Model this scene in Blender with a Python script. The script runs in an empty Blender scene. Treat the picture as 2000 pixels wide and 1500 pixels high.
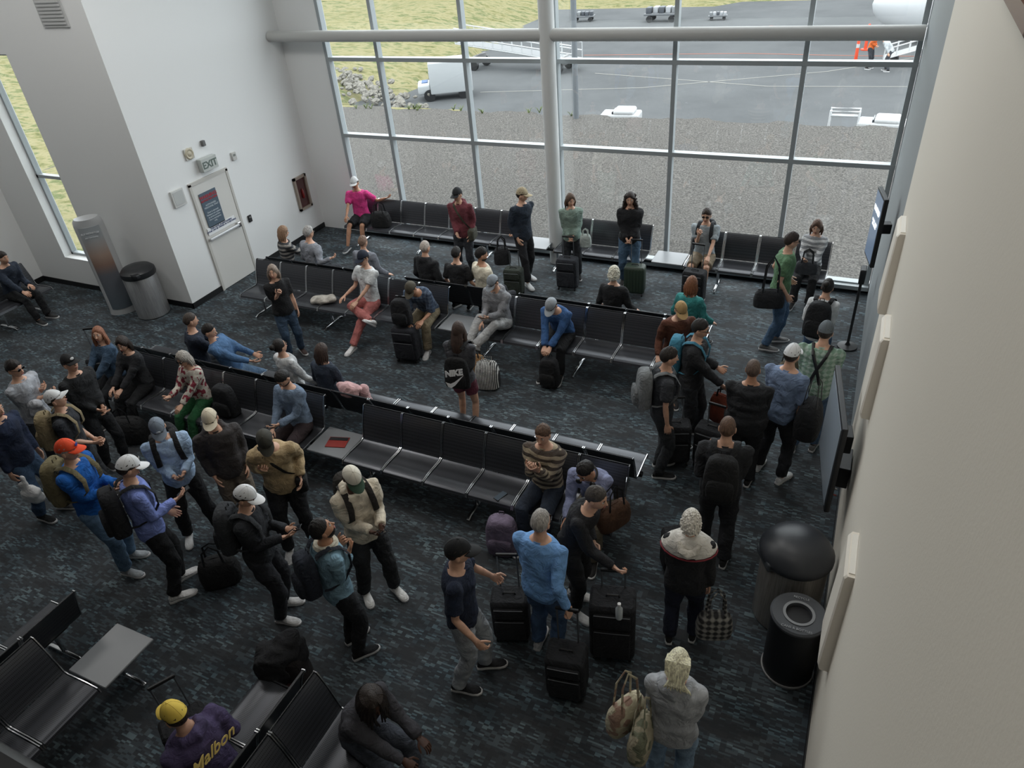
import bpy, math, random
import numpy as np
from mathutils import Vector, Matrix
R=random.Random(7)
SC=bpy.context.scene; COL=SC.collection
def V3(*a): return np.array(a,float)
def nrm(a):
    a=np.array(a,float); return a/(np.linalg.norm(a)+1e-9)
def c(h):
    h=h.lstrip('#'); o=[]
    if len(h)==3: h=''.join(q*2 for q in h)
    for i in (0,2,4):
        x=int(h[i:i+2],16)/255; o.append(x/12.92 if x<=.04045 else ((x+.055)/1.055)**2.4)
    return tuple(o)
# ---------------- materials
MC={}
def nodes(name):
    m=bpy.data.materials.new(name); m.use_nodes=True; nt=m.node_tree
    return m,nt,nt.nodes['Principled BSDF']
def N(nt,t,**k):
    n=nt.nodes.new(t)
    for a,b in k.items():
        if a in n.inputs: n.inputs[a].default_value=b
        else: setattr(n,a,b)
    return n
def ramp(nt,src,stops,interp='LINEAR'):
    r=nt.nodes.new('ShaderNodeValToRGB'); r.color_ramp.interpolation=interp; e=r.color_ramp.elements
    e[0].position=stops[0][0]; e[0].color=(*stops[0][1],1); e[1].position=stops[-1][0]; e[1].color=(*stops[-1][1],1)
    for p,col in stops[1:-1]: q=e.new(p); q.color=(*col,1)
    nt.links.new(src,r.inputs[0]); return r.outputs[0]
def bump(nt,b,src,s,d=.01):
    n=N(nt,'ShaderNodeBump',Strength=s,Distance=d); nt.links.new(src,n.inputs['Height']); nt.links.new(n.outputs[0],b.inputs['Normal'])
def mat(col,rough=.6,metal=0,kind='plain',col2=None,emit=0):
    if isinstance(col,str): col=c(col)
    if isinstance(col2,str): col2=c(col2)
    key=(tuple(round(x,3) for x in col),rough,metal,kind,col2,emit)
    if key in MC: return MC[key]
    m,nt,b=nodes(kind); MC[key]=m; L=nt.links.new
    b.inputs['Base Color'].default_value=(*col,1); b.inputs['Roughness'].default_value=rough; b.inputs['Metallic'].default_value=metal
    if emit: b.inputs['Emission Color'].default_value=(*col,1); b.inputs['Emission Strength'].default_value=emit
    if kind!='plain':
        tc=N(nt,'ShaderNodeTexCoord'); ob=tc.outputs['Object']
    if kind in('fabric','stripe','ticking','plaid','floral','camo'):
        b.inputs['Roughness'].default_value=.9
        n=N(nt,'ShaderNodeTexNoise',Scale=9.0,Detail=5.0); L(ob,n.inputs['Vector'])
        lo=tuple(x*.72+.002 for x in col); hi=tuple(min(1,x*1.28+.003) for x in col)
        out=ramp(nt,n.outputs[0],[(.3,lo),(.7,hi)])
        if kind!='fabric':
            if kind in('stripe','ticking'):
                w=N(nt,'ShaderNodeTexWave',Scale=4.2 if kind=='stripe' else 13.0,Distortion=.6 if kind=='stripe' else 0.0); w.bands_direction='Z' if kind=='stripe' else 'X'; L(ob,w.inputs['Vector']); f=ramp(nt,w.outputs['Fac'],[(.42,(0,0,0)),(.5,(1,1,1))])
            elif kind=='plaid':
                w=N(nt,'ShaderNodeTexWave',Scale=5.0); w.bands_direction='Z'; L(ob,w.inputs['Vector'])
                w2=N(nt,'ShaderNodeTexWave',Scale=5.0); w2.bands_direction='X'; L(ob,w2.inputs['Vector'])
                mm=N(nt,'ShaderNodeMath',operation='ADD'); L(w.outputs['Fac'],mm.inputs[0]); L(w2.outputs['Fac'],mm.inputs[1])
                m2=N(nt,'ShaderNodeMath',operation='MULTIPLY'); L(mm.outputs[0],m2.inputs[0]); m2.inputs[1].default_value=.5
                f=ramp(nt,m2.outputs[0],[(.3,(0,0,0)),(.75,(1,1,1))])
            else:
                v=N(nt,'ShaderNodeTexNoise',Scale=16.0 if kind=='floral' else 11.0,Detail=1.0); L(ob,v.inputs['Vector']); f=ramp(nt,v.outputs[0],[(.52,(0,0,0)),(.56,(1,1,1))])
            mx=N(nt,'ShaderNodeMix',data_type='RGBA'); L(f,mx.inputs[0]); L(out,mx.inputs[6]); mx.inputs[7].default_value=(*(col2 or (1,1,1)),1); out=mx.outputs[2]
        L(out,b.inputs['Base Color'])
        n2=N(nt,'ShaderNodeTexNoise',Scale=11.0,Detail=4.0,Distortion=1.6); L(ob,n2.inputs['Vector']); bump(nt,b,n2.outputs[0],.8,.03)
    elif kind=='hair':
        mp=N(nt,'ShaderNodeMapping'); mp.inputs['Scale'].default_value=(60,60,9); L(ob,mp.inputs[0])
        n=N(nt,'ShaderNodeTexNoise',Scale=1.5,Detail=4.0); L(mp.outputs[0],n.inputs['Vector'])
        L(ramp(nt,n.outputs[0],[(.3,tuple(x*.5 for x in col)),(.7,tuple(min(1,x*1.5) for x in col))]),b.inputs['Base Color']); bump(nt,b,n.outputs[0],.7,.01)
    elif kind=='skin':
        n=N(nt,'ShaderNodeTexNoise',Scale=20.0); L(ob,n.inputs['Vector'])
        L(ramp(nt,n.outputs[0],[(.3,tuple(x*.85 for x in col)),(.7,tuple(min(1,x*1.1) for x in col))]),b.inputs['Base Color'])
    elif kind=='wall':
        n=N(nt,'ShaderNodeTexNoise',Scale=60.0,Detail=3.0); L(ob,n.inputs['Vector']); bump(nt,b,n.outputs[0],.08,.01)
    elif kind=='perf':
        v=N(nt,'ShaderNodeTexVoronoi',Scale=75.0,Randomness=.0); L(ob,v.inputs['Vector'])
        L(ramp(nt,v.outputs['Distance'],[(.28,tuple(x*.25 for x in col)),(.4,col)]),b.inputs['Base Color'])
    elif kind=='brushed':
        mp=N(nt,'ShaderNodeMapping'); mp.inputs['Scale'].default_value=(80,80,2); L(ob,mp.inputs[0])
        n=N(nt,'ShaderNodeTexNoise',Scale=2.0); L(mp.outputs[0],n.inputs['Vector']); L(ramp(nt,n.outputs[0],[(.3,tuple(x*.6 for x in col)),(.7,col)]),b.inputs['Base Color'])
    return m
# ---------------- geometry
class Geo:
    def __init__(s): s.V=[];s.F=[];s.M=[];s.n=0
    def add(s,V,F,mi=0,mx=None):
        V=np.asarray(V,float)
        if mx is not None:
            A=np.array(mx); V=V@A[:3,:3].T+A[:3,3]
        s.V.append(V); s.F+= [tuple(i+s.n for i in f) for f in F]
        s.M+=(list(mi) if isinstance(mi,(list,tuple)) else [mi]*len(F)); s.n+=len(V); return s
    def loft(s,secs,mi=0,cap=True,mx=None,closed=False):
        n=len(secs[0]); V=np.concatenate([np.asarray(q,float) for q in secs]); F=[]; m=len(secs)
        for i in range(m-1 if not closed else m):
            a=i*n;b=((i+1)%m)*n
            for j in range(n):
                k=(j+1)%n; F.append((a+j,a+k,b+k,b+j))
        if cap and not closed: F.append(tuple(range(n))[::-1]); F.append(tuple(range((m-1)*n,m*n)))
        return s.add(V,F,mi,mx)
    def rbox(s,cen,size,r=.01,mi=0,mx=None,k=3):
        w,d,h=[x/2 for x in size]; r=min(r,w*.98,d*.98,h*.98)
        def rr(ins,z):
            o=[]
            for qx,qy,a0 in ((1,1,0),(-1,1,90),(-1,-1,180),(1,-1,270)):
                for i in range(k+1):
                    a=math.radians(a0+90*i/k); o.append((cen[0]+qx*(w-r)+(r-ins)*math.cos(a),cen[1]+qy*(d-r)+(r-ins)*math.sin(a),cen[2]+z))
            return o
        e=r*.999
        return s.loft([rr(e*.6,-h),rr(e*.15,-h+r*.4),rr(0,-h+r),rr(0,h-r),rr(e*.15,h-r*.4),rr(e*.6,h)],mi,True,mx)
    def tube(s,pts,rad,n=8,mi=0,side=None,mx=None):
        P=[np.array(p,float) for p in pts]; secs=[]; prev=None
        if not hasattr(rad,'__len__') or (isinstance(rad,tuple)): rad=[rad]*len(P)
        for i,p in enumerate(P):
            t=nrm(P[min(i+1,len(P)-1)]-P[max(i-1,0)])
            if side is not None: a=np.array(side,float)
            elif prev is None: a=V3(1,0,0) if abs(t[0])<.8 else V3(0,1,0)
            else: a=prev
            a=nrm(a-t*np.dot(a,t)); b=np.cross(t,a); prev=a
            r=rad[i]; ra,rb=(r if isinstance(r,tuple) else (r,r))
            secs.append([p+a*ra*math.cos(2*math.pi*j/n)+b*rb*math.sin(2*math.pi*j/n) for j in range(n)])
        return s.loft(secs,mi,True,mx)
    def ell(s,cen,r,mi=0,nu=14,nv=9,mx=None):
        secs=[]
        for i in range(nv+1):
            a=math.pi*(i+.08)/(nv+.16)
            secs.append([(cen[0]+r[0]*math.sin(a)*math.cos(2*math.pi*j/nu),cen[1]+r[1]*math.sin(a)*math.sin(2*math.pi*j/nu),cen[2]-r[2]*math.cos(a)) for j in range(nu)])
        return s.loft(secs,mi,True,mx)
    def cyl(s,p0,p1,r,mi=0,n=20,mx=None): return s.tube([p0,p1],r,n,mi,mx=mx)
    def lathe(s,prof,mi=0,n=32,mx=None,cen=(0,0)):
        return s.loft([[(cen[0]+r*math.cos(2*math.pi*j/n),cen[1]+r*math.sin(2*math.pi*j/n),z) for j in range(n)] for r,z in prof],mi,True,mx)
    def mesh(s,name,mats,smooth=True):
        me=bpy.data.meshes.new(name); V=np.concatenate(s.V); me.from_pydata(V.tolist(),[],s.F)
        for m in mats: me.materials.append(m)
        me.polygons.foreach_set('material_index',s.M)
        if smooth:
            me.polygons.foreach_set('use_smooth',[True]*len(me.polygons))
            try: me.set_sharp_from_angle(angle=math.radians(40))
            except Exception: pass
        me.update(); return me
    def obj(s,name,mats,parent=None,smooth=True,mx=None,label=None):
        if not isinstance(mats,(list,tuple)): mats=[mats]
        return ob(name,s.mesh(name,mats,smooth),parent,mx,label)
def ob(name,data,parent=None,mx=None,label=None):
    o=bpy.data.objects.new(name,data); COL.objects.link(o)
    if parent is not None: o.parent=parent
    if mx is not None: o.matrix_local=mx
    if label: o['label']=label
    return o
def top(name,label,cat,loc=(0,0,0),yaw=0,group=None,mx=None):
    o=bpy.data.objects.new(name,None); o.empty_display_size=.1; COL.objects.link(o)
    o.matrix_world=mx if mx is not None else Matrix.Translation(loc)@Matrix.Rotation(math.radians(yaw),4,'Z')
    o['label']=label;o['category']=cat
    if group:o['group']=group
    return o
def tl(o,label,cat,group=None,kind=None):
    o['label']=label;o['category']=cat
    if group:o['group']=group
    if kind:o['kind']=kind
    return o
def st(o,label=None): 
    o['kind']='structure'
    if label:o['label']=label
    return o
DEF=[]
def text(s,size,m,parent,mx,name='lettering',extr=.002,align='CENTER',bold=0,shear=0,line=1.0):
    cu=bpy.data.curves.new(name,'FONT'); cu.body=s; cu.size=size; cu.extrude=extr; cu.align_x=align; cu.offset=bold; cu.shear=shear; cu.space_line=line; cu.resolution_u=3
    o=ob(name,cu,parent,mx); DEF.append((o,m)); return o
def face_mx(x,y,z,facing):
    a=math.radians(facing); n=Vector((math.cos(a),math.sin(a),0)); up=Vector((0,0,1)); r=up.cross(n)
    return Matrix((( r.x,up.x,n.x,x),(r.y,up.y,n.y,y),(r.z,up.z,n.z,z),(0,0,0,1)))
def copytree(src,loc,yaw):
    n=src.copy(); COL.objects.link(n); n.matrix_world=Matrix.Translation(loc)@Matrix.Rotation(math.radians(yaw),4,'Z')
    for ch in src.children:
        k=ch.copy(); COL.objects.link(k); k.parent=n
    return n
# ---------------- room
XR=.46;XL=-10.95;YW=12.33;YA=8.25;XF=-15.25;ZC=8.2;YB=-5
white=mat('#e4e6e6',.7,kind='wall'); cream=mat('#e2dbce',.65,kind='wall'); black=mat('#131416',.5)
alu=mat('#979ea1',.4); chrome=mat('#d4d6d8',.2,1.0); dark=mat('#1b1d20',.45)
def carpet():
    m,nt,b=nodes('carpet'); L=nt.links.new; tc=N(nt,'ShaderNodeTexCoord')
    def snap(ix,iy):
        s=N(nt,'ShaderNodeVectorMath',operation='SNAP'); L(tc.outputs['Object'],s.inputs[0]); s.inputs[1].default_value=(ix,iy,1); return s.outputs[0]
    def sn(ix,iy,scale,det,sc):
        mp=N(nt,'ShaderNodeMapping'); mp.inputs['Scale'].default_value=sc; L(snap(ix,iy),mp.inputs[0])
        n=N(nt,'ShaderNodeTexNoise',Scale=scale,Detail=det,Roughness=.78); L(mp.outputs[0],n.inputs['Vector']); return n.outputs[0]
    a=ramp(nt,sn(.05,.016,2.4,8.0,(1,2.2,1)),[(0,c('#222528')),(.44,c('#2a2f33')),(.485,c('#3f484d')),(.52,c('#252a2f')),(.555,c('#5a696e')),(.585,c('#30373d')),(.65,c('#202428'))],'CONSTANT')
    f=ramp(nt,sn(.08,.024,1.0,7.0,(1,2.0,1)),[(.49,(0,0,0)),(.53,(.6,.6,.6))])
    mx=N(nt,'ShaderNodeMix',data_type='RGBA'); mx.blend_type='MULTIPLY'; L(f,mx.inputs[0]); L(a,mx.inputs[6]); mx.inputs[7].default_value=(.42,.58,.68,1)
    L(mx.outputs[2],b.inputs['Base Color']); b.inputs['Roughness'].default_value=.78
    n3=N(nt,'ShaderNodeTexNoise',Scale=140.0); L(tc.outputs['Object'],n3.inputs['Vector']); bump(nt,b,n3.outputs[0],.3,.006)
    return m
def bx(g,x0,x1,y0,y1,z0,z1,mi=0):
    V=[(x,y,z) for x in(x0,x1) for y in(y0,y1) for z in(z0,z1)]
    g.add(V,[(0,1,3,2),(4,6,7,5),(0,4,5,1),(2,3,7,6),(0,2,6,4),(1,5,7,3)],mi); return g
def slab(name,x0,x1,y0,y1,z0,z1,m):
    o=bx(Geo(),x0,x1,y0,y1,z0,z1).obj(name,m,smooth=False); o['kind']='structure'; return o
slab('floor',XF-.2,XR+.2,YB-.2,YW+.1,-.3,0,carpet())
slab('ceiling',XF-.3,XR+.3,YB-.3,YW+.3,ZC,ZC+.2,mat('#d0d0ce',.8,kind='wall'))
slab('wall_right',XR,XR+.25,YB,7.65,0,ZC,cream)
slab('wall_right_far',XR+.03,XR+.25,7.65,YW+.2,0,ZC,mat('#868b8d',.6,kind='wall'))
slab('wall_left',XL-.25,XL,YA,YW+.2,0,ZC,white)
slab('wall_far_left',XF-.2,XF,YB,YA+.2,0,ZC,white)
slab('wall_rear',XF-.2,XR+.25,YB-.2,YB,0,ZC,mat('#4d4d4e',.8,kind='wall'))
wx0,wx1,wz0,wz1=-14.2,-13.25,.66,4.45
g=Geo()
for a in((XF,wx0,0,ZC),(wx1,XL-.25,0,ZC),(wx0,wx1,0,wz0),(wx0,wx1,wz1,ZC)): bx(g,a[0],a[1],YA,YA+.3,a[2],a[3])
st(g.obj('wall_side',white,smooth=False))
g=Geo(); bx(g,XL-.25,-9.92,YW,YW+.2,0,ZC); bx(g,-9.92,XR+.03,YW,YW+.2,0,.1); bx(g,-9.92,XR+.03,YW,YW+.2,7.6,ZC)
st(g.obj('wall_back',white,smooth=False))
def glass():
    m,nt,b=nodes('glass'); nt.nodes.remove(b); L=nt.links.new
    t=N(nt,'ShaderNodeBsdfTransparent'); t.inputs[0].default_value=(.96,.98,.98,1); g=N(nt,'ShaderNodeBsdfGlossy',Roughness=.02); mx=N(nt,'ShaderNodeMixShader'); mx.inputs[0].default_value=.04
    L(t.outputs[0],mx.inputs[1]);L(g.outputs[0],mx.inputs[2]);L(mx.outputs[0],nt.nodes['Material Output'].inputs[0]); return m
GL=glass()
vx=[-9.88,-8.69,-6.82,-5.05,-3.0,-1.04,.44]; hz=[.12,2.13,3.6,5.2,7.55]
g=Geo()
for x in vx: bx(g,x-.035,x+.035,YW-.04,YW+.1,.1,7.6)
for z in hz: bx(g,-9.9,.48,YW-.045,YW+.1,z-.035,z+.035)
bx(g,-9.9,.48,YW-.14,YW+.02,.06,.13)
st(g.obj('trim_1',alu,smooth=False),'grey aluminium curtain wall mullions')
for i in range(6): slab('window_%d'%(i+1),vx[i],vx[i+1],YW+.03,YW+.04,.12,7.55,GL)
g=Geo()
for x in(wx0+.02,wx1-.02): bx(g,x-.03,x+.03,YA+.16,YA+.26,wz0,wz1)
for z in(wz0+.02,2.27,wz1-.02): bx(g,wx0,wx1,YA+.16,YA+.26,z-.03,z+.03)
st(g.obj('trim_2',alu,smooth=False)); slab('window_7',wx0,wx1,YA+.2,YA+.21,wz0,wz1,GL)
st(Geo().cyl((-5.07,12.02,0),(-5.07,12.02,ZC),.13,n=28).obj('trim_3',mat('#cfd1d0',.5)),'round white steel column')
st(Geo().cyl((-10.94,12.02,4.06),(XR,12.02,4.06),.1,n=24).obj('trim_4',mat('#b5b6b4',.5)),'round grey horizontal steel pipe beam')
slab('baseboard_left',XL,XL+.012,YA-.012,YW,0,.11,black); slab('baseboard_side',XF,XL+.012,YA-.012,YA,0,.11,black)
slab('baseboard_right',XR-.012,XR,YB,7.65,0,.11,black); slab('baseboard_far_left',XF,XF+.012,YB,YA,0,.11,black)
slab('floor_mezzanine',XF,XR,YB,-.1,4.25,4.5,mat('#777776',.7))
o=top('guard_railing','black metal balcony handrail with posts','railing',(0,.08,4.5))
Geo().rbox((-3.3,.02,.77),(7.4,.1,.05),.02).obj('handrail',dark,o)
for i in range(7): Geo().cyl((-6.9+i*1.2,.0,-.02),(-6.9+i*1.2,.0,.76),.02).obj('post',dark,o)
bx(Geo(),-7,XR-.02,-.2,.0,-.26,0).obj('kerb',dark,o,smooth=False)
# door
o=top('door_1','pale grey steel exit door with push bar','door',(XL,0,0)); o['kind']='structure'
pale=mat('#cfceca',.5); 
g=Geo()
for a in((9.01,9.06,0,2.12),(9.94,9.99,0,2.12),(9.01,9.99,2.08,2.14)): bx(g,0,.03,a[0],a[1],a[2],a[3])
g.obj('frame',mat('#bcbab5',.5),o,smooth=False); bx(Geo(),-.02,.02,9.06,9.94,.01,2.08).obj('leaf',pale,o,smooth=False)
Geo().rbox((.06,9.45,1.05),(.05,.78,.05),.015).obj('push_bar',mat('#c4c6c8',.4,.3),o)
Geo().rbox((.05,9.85,1.05),(.06,.09,.1),.015).obj('lock',chrome,o)
def sign(name,label,cat,x,y,z,w,h,t,col,facing,rough=.5):
    o=top(name,label,cat,mx=face_mx(x,y,z,facing)); Geo().rbox((0,0,-t/2+.001),(w,h,t),.008).obj('panel',mat(col,rough),o); return o
def T(x,y,z=.003): return Matrix.Translation((x,y,z))
p=sign('warning_poster','dark blue and grey warning poster on the exit door','poster',XL+.035,9.36,1.57,.42,.66,.01,'#4c5c6a',0)
text('WARNING:',.085,mat('#a32f3a'),p,T(0,.22),bold=.002); text('RESTRICTED AREA',.05,mat('#a32f3a'),p,T(0,.165),bold=.001)
text('AUTHORIZED\nPERSONNEL ONLY\n\nDoor is alarmed.\nViolators are subject\nto arrest and fine.\nUse in emergency\nonly.',.042,mat('#c3ccd3'),p,T(0,.08),line=1.1)
p=sign('door_notice','white notice strip with blue lettering above push bar','sign',XL+.035,9.45,1.19,.72,.14,.006,'#e4e6e7',0)
text('PUSH UNTIL ALARM SOUNDS\nDOOR CAN BE OPENED IN 15 SECONDS',.042,mat('#2a3d6b'),p,T(0,.02),bold=.001,line=.95)
p=sign('exit_sign','grey boxed exit sign above the door','sign',XL+.12,9.55,2.36,.38,.23,.1,'#b4b9b6',0)
text('EXIT',.17,mat('#5c6964'),p,T(0,-.06),bold=.004)
Geo().rbox((0,0,-.1),(.1,.1,.04),.01).obj('bracket',pale,p)
p=top('alarm_horn','round cream wall alarm horn','alarm',mx=face_mx(XL+.001,9.25,2.62,0)); Geo().lathe([(.1,0),(.1,.03),(.08,.045),(.05,.035),(.02,.05)]).obj('body',mat('#b5ad98',.5),p); Geo().rbox((0,0,.02),(.2,.2,.02),.02).obj('plate',mat('#c2c0b9'),p)
p=top('strobe_alarm','small dark sensor box on the wall','alarm',mx=face_mx(XL+.001,9.62,2.7,0)); Geo().rbox((0,0,.03),(.07,.1,.06),.01).obj('body',mat('#666'),p)
p=top('thermostat','white thermostat box on the wall','thermostat',mx=face_mx(XL+.001,10.25,2.27,0)); Geo().rbox((0,0,.02),(.11,.15,.04),.01).obj('body',mat('#bfbfbc'),p); Geo().rbox((0,.02,.041),(.06,.04,.004),.001).obj('screen',mat('#777d78'),p)
p=top('wall_speaker','square white wall speaker grille','speaker',mx=face_mx(XL+.001,8.72,2.0,0)); Geo().rbox((0,0,.02),(.28,.3,.04),.01).obj('frame',mat('#c8c9c7'),p); Geo().rbox((0,0,.041),(.22,.24,.006),.002).obj('grille',mat('#b4b7b6'),p)
p=top('card_reader','small black card reader beside the door','card reader',mx=face_mx(XL+.001,10.2,1.03,0)); Geo().rbox((0,0,.015),(.09,.14,.03),.01).obj('body',black,p); Geo().rbox((0,.03,.031),(.05,.03,.004),.001).obj('keypad',mat('#777'),p)
p=top('extinguisher_cabinet','recessed fire extinguisher cabinet with red extinguisher','fire extinguisher cabinet',mx=face_mx(XL+.001,11.85,.98,0))
g=Geo()
for a in((-.2,-.15),(.15,.2)): bx(g,a[0],a[1],-.36,.36,0,.05)
for a in((-.36,-.31),(.31,.36)): bx(g,-.2,.2,a[0],a[1],0,.05)
g.obj('frame',mat('#8f8378',.5),p,smooth=False); bx(Geo(),-.15,.15,-.31,.31,.0,.012).obj('door',mat('#4a2a29',.25),p,smooth=False)
Geo().lathe([(.05,-.24),(.055,-.2),(.055,.08),(.03,.13),(.015,.18)]).obj('extinguisher',mat('#6e1c1c',.3),p,mx=Matrix.Translation((0,0,.03))@Matrix.Rotation(-math.pi/2,4,'X')@Matrix.Scale(.5,4))
p=top('air_vent','white louvred air vent high on the wall','vent',mx=face_mx(-11.7,YA-.001,5.05,-90)); 
g=Geo(); bx(g,-.3,.3,-.2,.2,0,.02); 
for i in range(7): bx(g,-.26,.26,-.16+i*.05,-.14+i*.05,.02,.035)
g.obj('grille',mat('#b8baba'),p,smooth=False)
for (y,z,hh) in((6.95,2.95,.8),(5.9,2.48,.8),(4.0,1.6,1.05)):
    p=top('wall_sconce','off-white flat box cover light on the wall','wall light',(XR,y,z),group='box lights on the cream wall')
    g=Geo(); a=hh/2; w=.22
    P=[(0,a),(-.05,a),(-.068,a-.03),(-.085,-a+.05),(-.072,-a),(0,-a)]
    g.loft([[(q[0]*k,s,q[1]) for q in P] for s,k in((-w,.85),(-w+.02,1),(w-.02,1),(w,.85))]); g.obj('housing',mat('#e6dfd3',.5),p,smooth=False)
    bx(Geo(),-.04,-.002,-w+.03,w-.03,a,a+.008).obj('diffuser',mat('#e6e3db',.4),p,smooth=False)
p=top('picture_frame','brown wooden framed picture on cream wall','picture',mx=face_mx(XR-.001,3.75,6.0,180))
g=Geo()
for a in((-.65,-.58,-.45,.45),(.58,.65,-.45,.45),(-.65,.65,-.45,-.38),(-.65,.65,.38,.45)): bx(g,a[0],a[1],a[2],a[3],0,.04)
g.obj('frame',mat('#7b5444',.4),p,smooth=False); bx(Geo(),-.58,.58,-.38,.38,0,.02).obj('print',mat('#8a7a68',.5,kind='camo',col2='#6f6a5c'),p,smooth=False)
p=top('display_monitor','portrait flat display monitor on a wall arm','monitor',mx=Matrix.Translation((.3,9.25,2.38))@Matrix.Rotation(math.radians(11),4,'Z'))
Geo().rbox((0,0,0),(.05,.46,.86),.01).obj('screen_housing',black,p); bx(Geo(),-.029,-.026,-.2,.2,-.4,.4).obj('screen',mat('#6b7c92',.2,emit=.35),p,smooth=False)
Geo().rbox((.09,0,0),(.14,.12,.12),.01).obj('bracket',dark,p)
MS=Matrix(((0,0,-1,0),(-1,0,0,0),(0,1,0,0),(0,0,0,1)))
text('UNITED',.09,mat('#eef2f6',emit=.8),p,Matrix.Translation((-.032,0,.18))@MS,bold=.002)
text('FLIGHT  GATE\nBOARDING',.042,mat('#eef2f6',emit=.8),p,Matrix.Translation((-.032,0,.05))@MS)
p=top('scanner_stand','black boarding scanner stand with round base','stand',(.3,10.4,0))
Geo().lathe([(.14,0),(.14,.02),(.04,.04),(.02,.08),(.02,1.1)]).obj('pole',black,p); Geo().rbox((0,0,1.2),(.08,.2,.22),.02).obj('scanner_head',black,p)
p=top('gate_monitor','thin black framed monitor bracketed near cream wall','monitor',(.22,6.1,0),8)
Geo().rbox((0,0,1.5),(.05,1.05,1.0),.012).obj('screen_housing',mat('#1c1e22',.5),p); Geo().rbox((-.027,0,1.5),(.004,.96,.91),.001).obj('screen',mat('#8d97a1',.25),p)
Geo().rbox((.1,0,1.5),(.14,.2,.2),.01).obj('bracket',dark,p)
p=top('equipment_box','small box with red and white cables under the monitor','equipment',(.395,6.3,1.0)); Geo().rbox((0,0,0),(.11,.35,.25),.01).obj('housing',dark,p)
for i,cc in enumerate(('#b02a22','#c9c9c9','#b02a22')): Geo().tube([(-.06,-.15+i*.12,.1),(-.08,-.1+i*.12,-.05),(-.06,-.15+i*.1,-.25),(-.02,-.1+i*.1,-.3)],.008).obj('cable',mat(cc),p)
# trash cans, kiosk
p=top('trash_can','brushed steel round trash can with black lid','trash can',(-11.6,7.88,0))
Geo().lathe([(.27,0),(.29,.02),(.29,.80),(.28,.82)]).obj('body',mat('#b4b6b8',.35,.55,kind='brushed'),p); Geo().lathe([(.295,.80),(.305,.83),(.3,.9),(.25,.95),(.1,.97),(.01,.97)]).obj('lid',mat('#25272a',.4),p); Geo().rbox((.15,-.21,.885),(.24,.1,.08),.02).obj('flap',dark,p)
p=top('trash_can','large brushed steel trash can with black dome lid','trash can',(.1,5.12,0),-150)
Geo().lathe([(.28,0),(.3,.02),(.3,.84),(.29,.86)]).obj('body',mat('#9c9995',.33,.6,kind='brushed'),p); Geo().lathe([(.32,.83),(.33,.85),(.33,.89),(.315,.92),(.27,.99),(.18,1.04),(.08,1.065),(.01,1.07)]).obj('dome_lid',mat('#2c2f34',.4),p); Geo().rbox((.29,0,.84),(.06,.28,.1),.02).obj('flap',mat('#43484c',.4),p)
p=top('recycling_bin','black round bin with ring opening lid','recycling bin',(.21,4.5,0))
Geo().lathe([(.22,0),(.23,.01),(.23,.03)]).obj('foot_ring',mat('#9a9a9a',.4,.3),p); Geo().lathe([(.218,.02),(.222,.72),(.222,.74)]).obj('body',mat('#15161a',.5),p)
def ring(prof): return Geo().loft([[(r*math.cos(2*math.pi*j/36),r*math.sin(2*math.pi*j/36),z) for j in range(36)] for r,z in prof],closed=True)
ring(((.23,.74),(.235,.765),(.22,.78),(.12,.775),(.11,.76),(.11,.72),(.217,.72))).obj('ring_lid',mat('#44474c',.5),p)
Geo().lathe([(.108,.725),(.108,.73)]).obj('opening',mat('#16261d',.6),p)
ring(((.118,.777),(.132,.782),(.108,.782),(.112,.776))).obj('rim',mat('#85888b',.5),p)
for t in('CANS & BOTTLES','RECYCLE'): text(t,.032,mat('#a0a3a7'),p,Matrix.Translation((0,.155 if t=='RECYCLE' else -.185,.784)))
p=top('banner_stand','tall curved silver advertising banner stand with muted picture','sign',(-12.3,7.8,0),48)
w=.25
def arc(z,k=1): return [(w*k*math.sin(a),-.2*math.cos(a),z) for a in np.linspace(-1.5,1.5,19)]+[(w*k*math.sin(a)*.97,.12*math.cos(a),z) for a in np.linspace(1.5,-1.5,19)]
Geo().loft([arc(z,k) for z,k in((0,1.05),(.1,1),(1.74,1),(1.82,.95),(1.87,.8))]).obj('panel',mat('#b4b7b9',.35),p)
def sunset():
    m,nt,b=nodes('poster_print'); tc=N(nt,'ShaderNodeTexCoord'); s=N(nt,'ShaderNodeSeparateXYZ'); nt.links.new(tc.outputs['Object'],s.inputs[0])
    mm=N(nt,'ShaderNodeMath',operation='MULTIPLY'); nt.links.new(s.outputs[2],mm.inputs[0]); mm.inputs[1].default_value=.55
    nt.links.new(ramp(nt,mm.outputs[0],[(.1,c('#5a646c')),(.45,c('#666970')),(.56,c('#8d7468')),(.66,c('#a89284')),(.85,c('#a2a8ac')),(1,c('#9aa1a5'))]),b.inputs['Base Color']); b.inputs['Roughness'].default_value=.3; return m
Geo().loft([[(w*.96*math.sin(a),-.208*math.cos(a),z) for a in np.linspace(-1.15,1.15,15)]+[(w*.94*math.sin(a),-.196*math.cos(a),z) for a in np.linspace(1.15,-1.15,15)] for z in(.12,1.74)]).obj('print',sunset(),p)
RX=Matrix.Rotation(math.pi/2,4,'X')
text('FLY NONSTOP',.045,mat('#e6e9ec'),p,Matrix.Translation((0,-.212,1.62))@RX)
text('your next journey',.03,mat('#e6e9ec'),p,Matrix.Translation((0,-.212,1.55))@RX)
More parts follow.
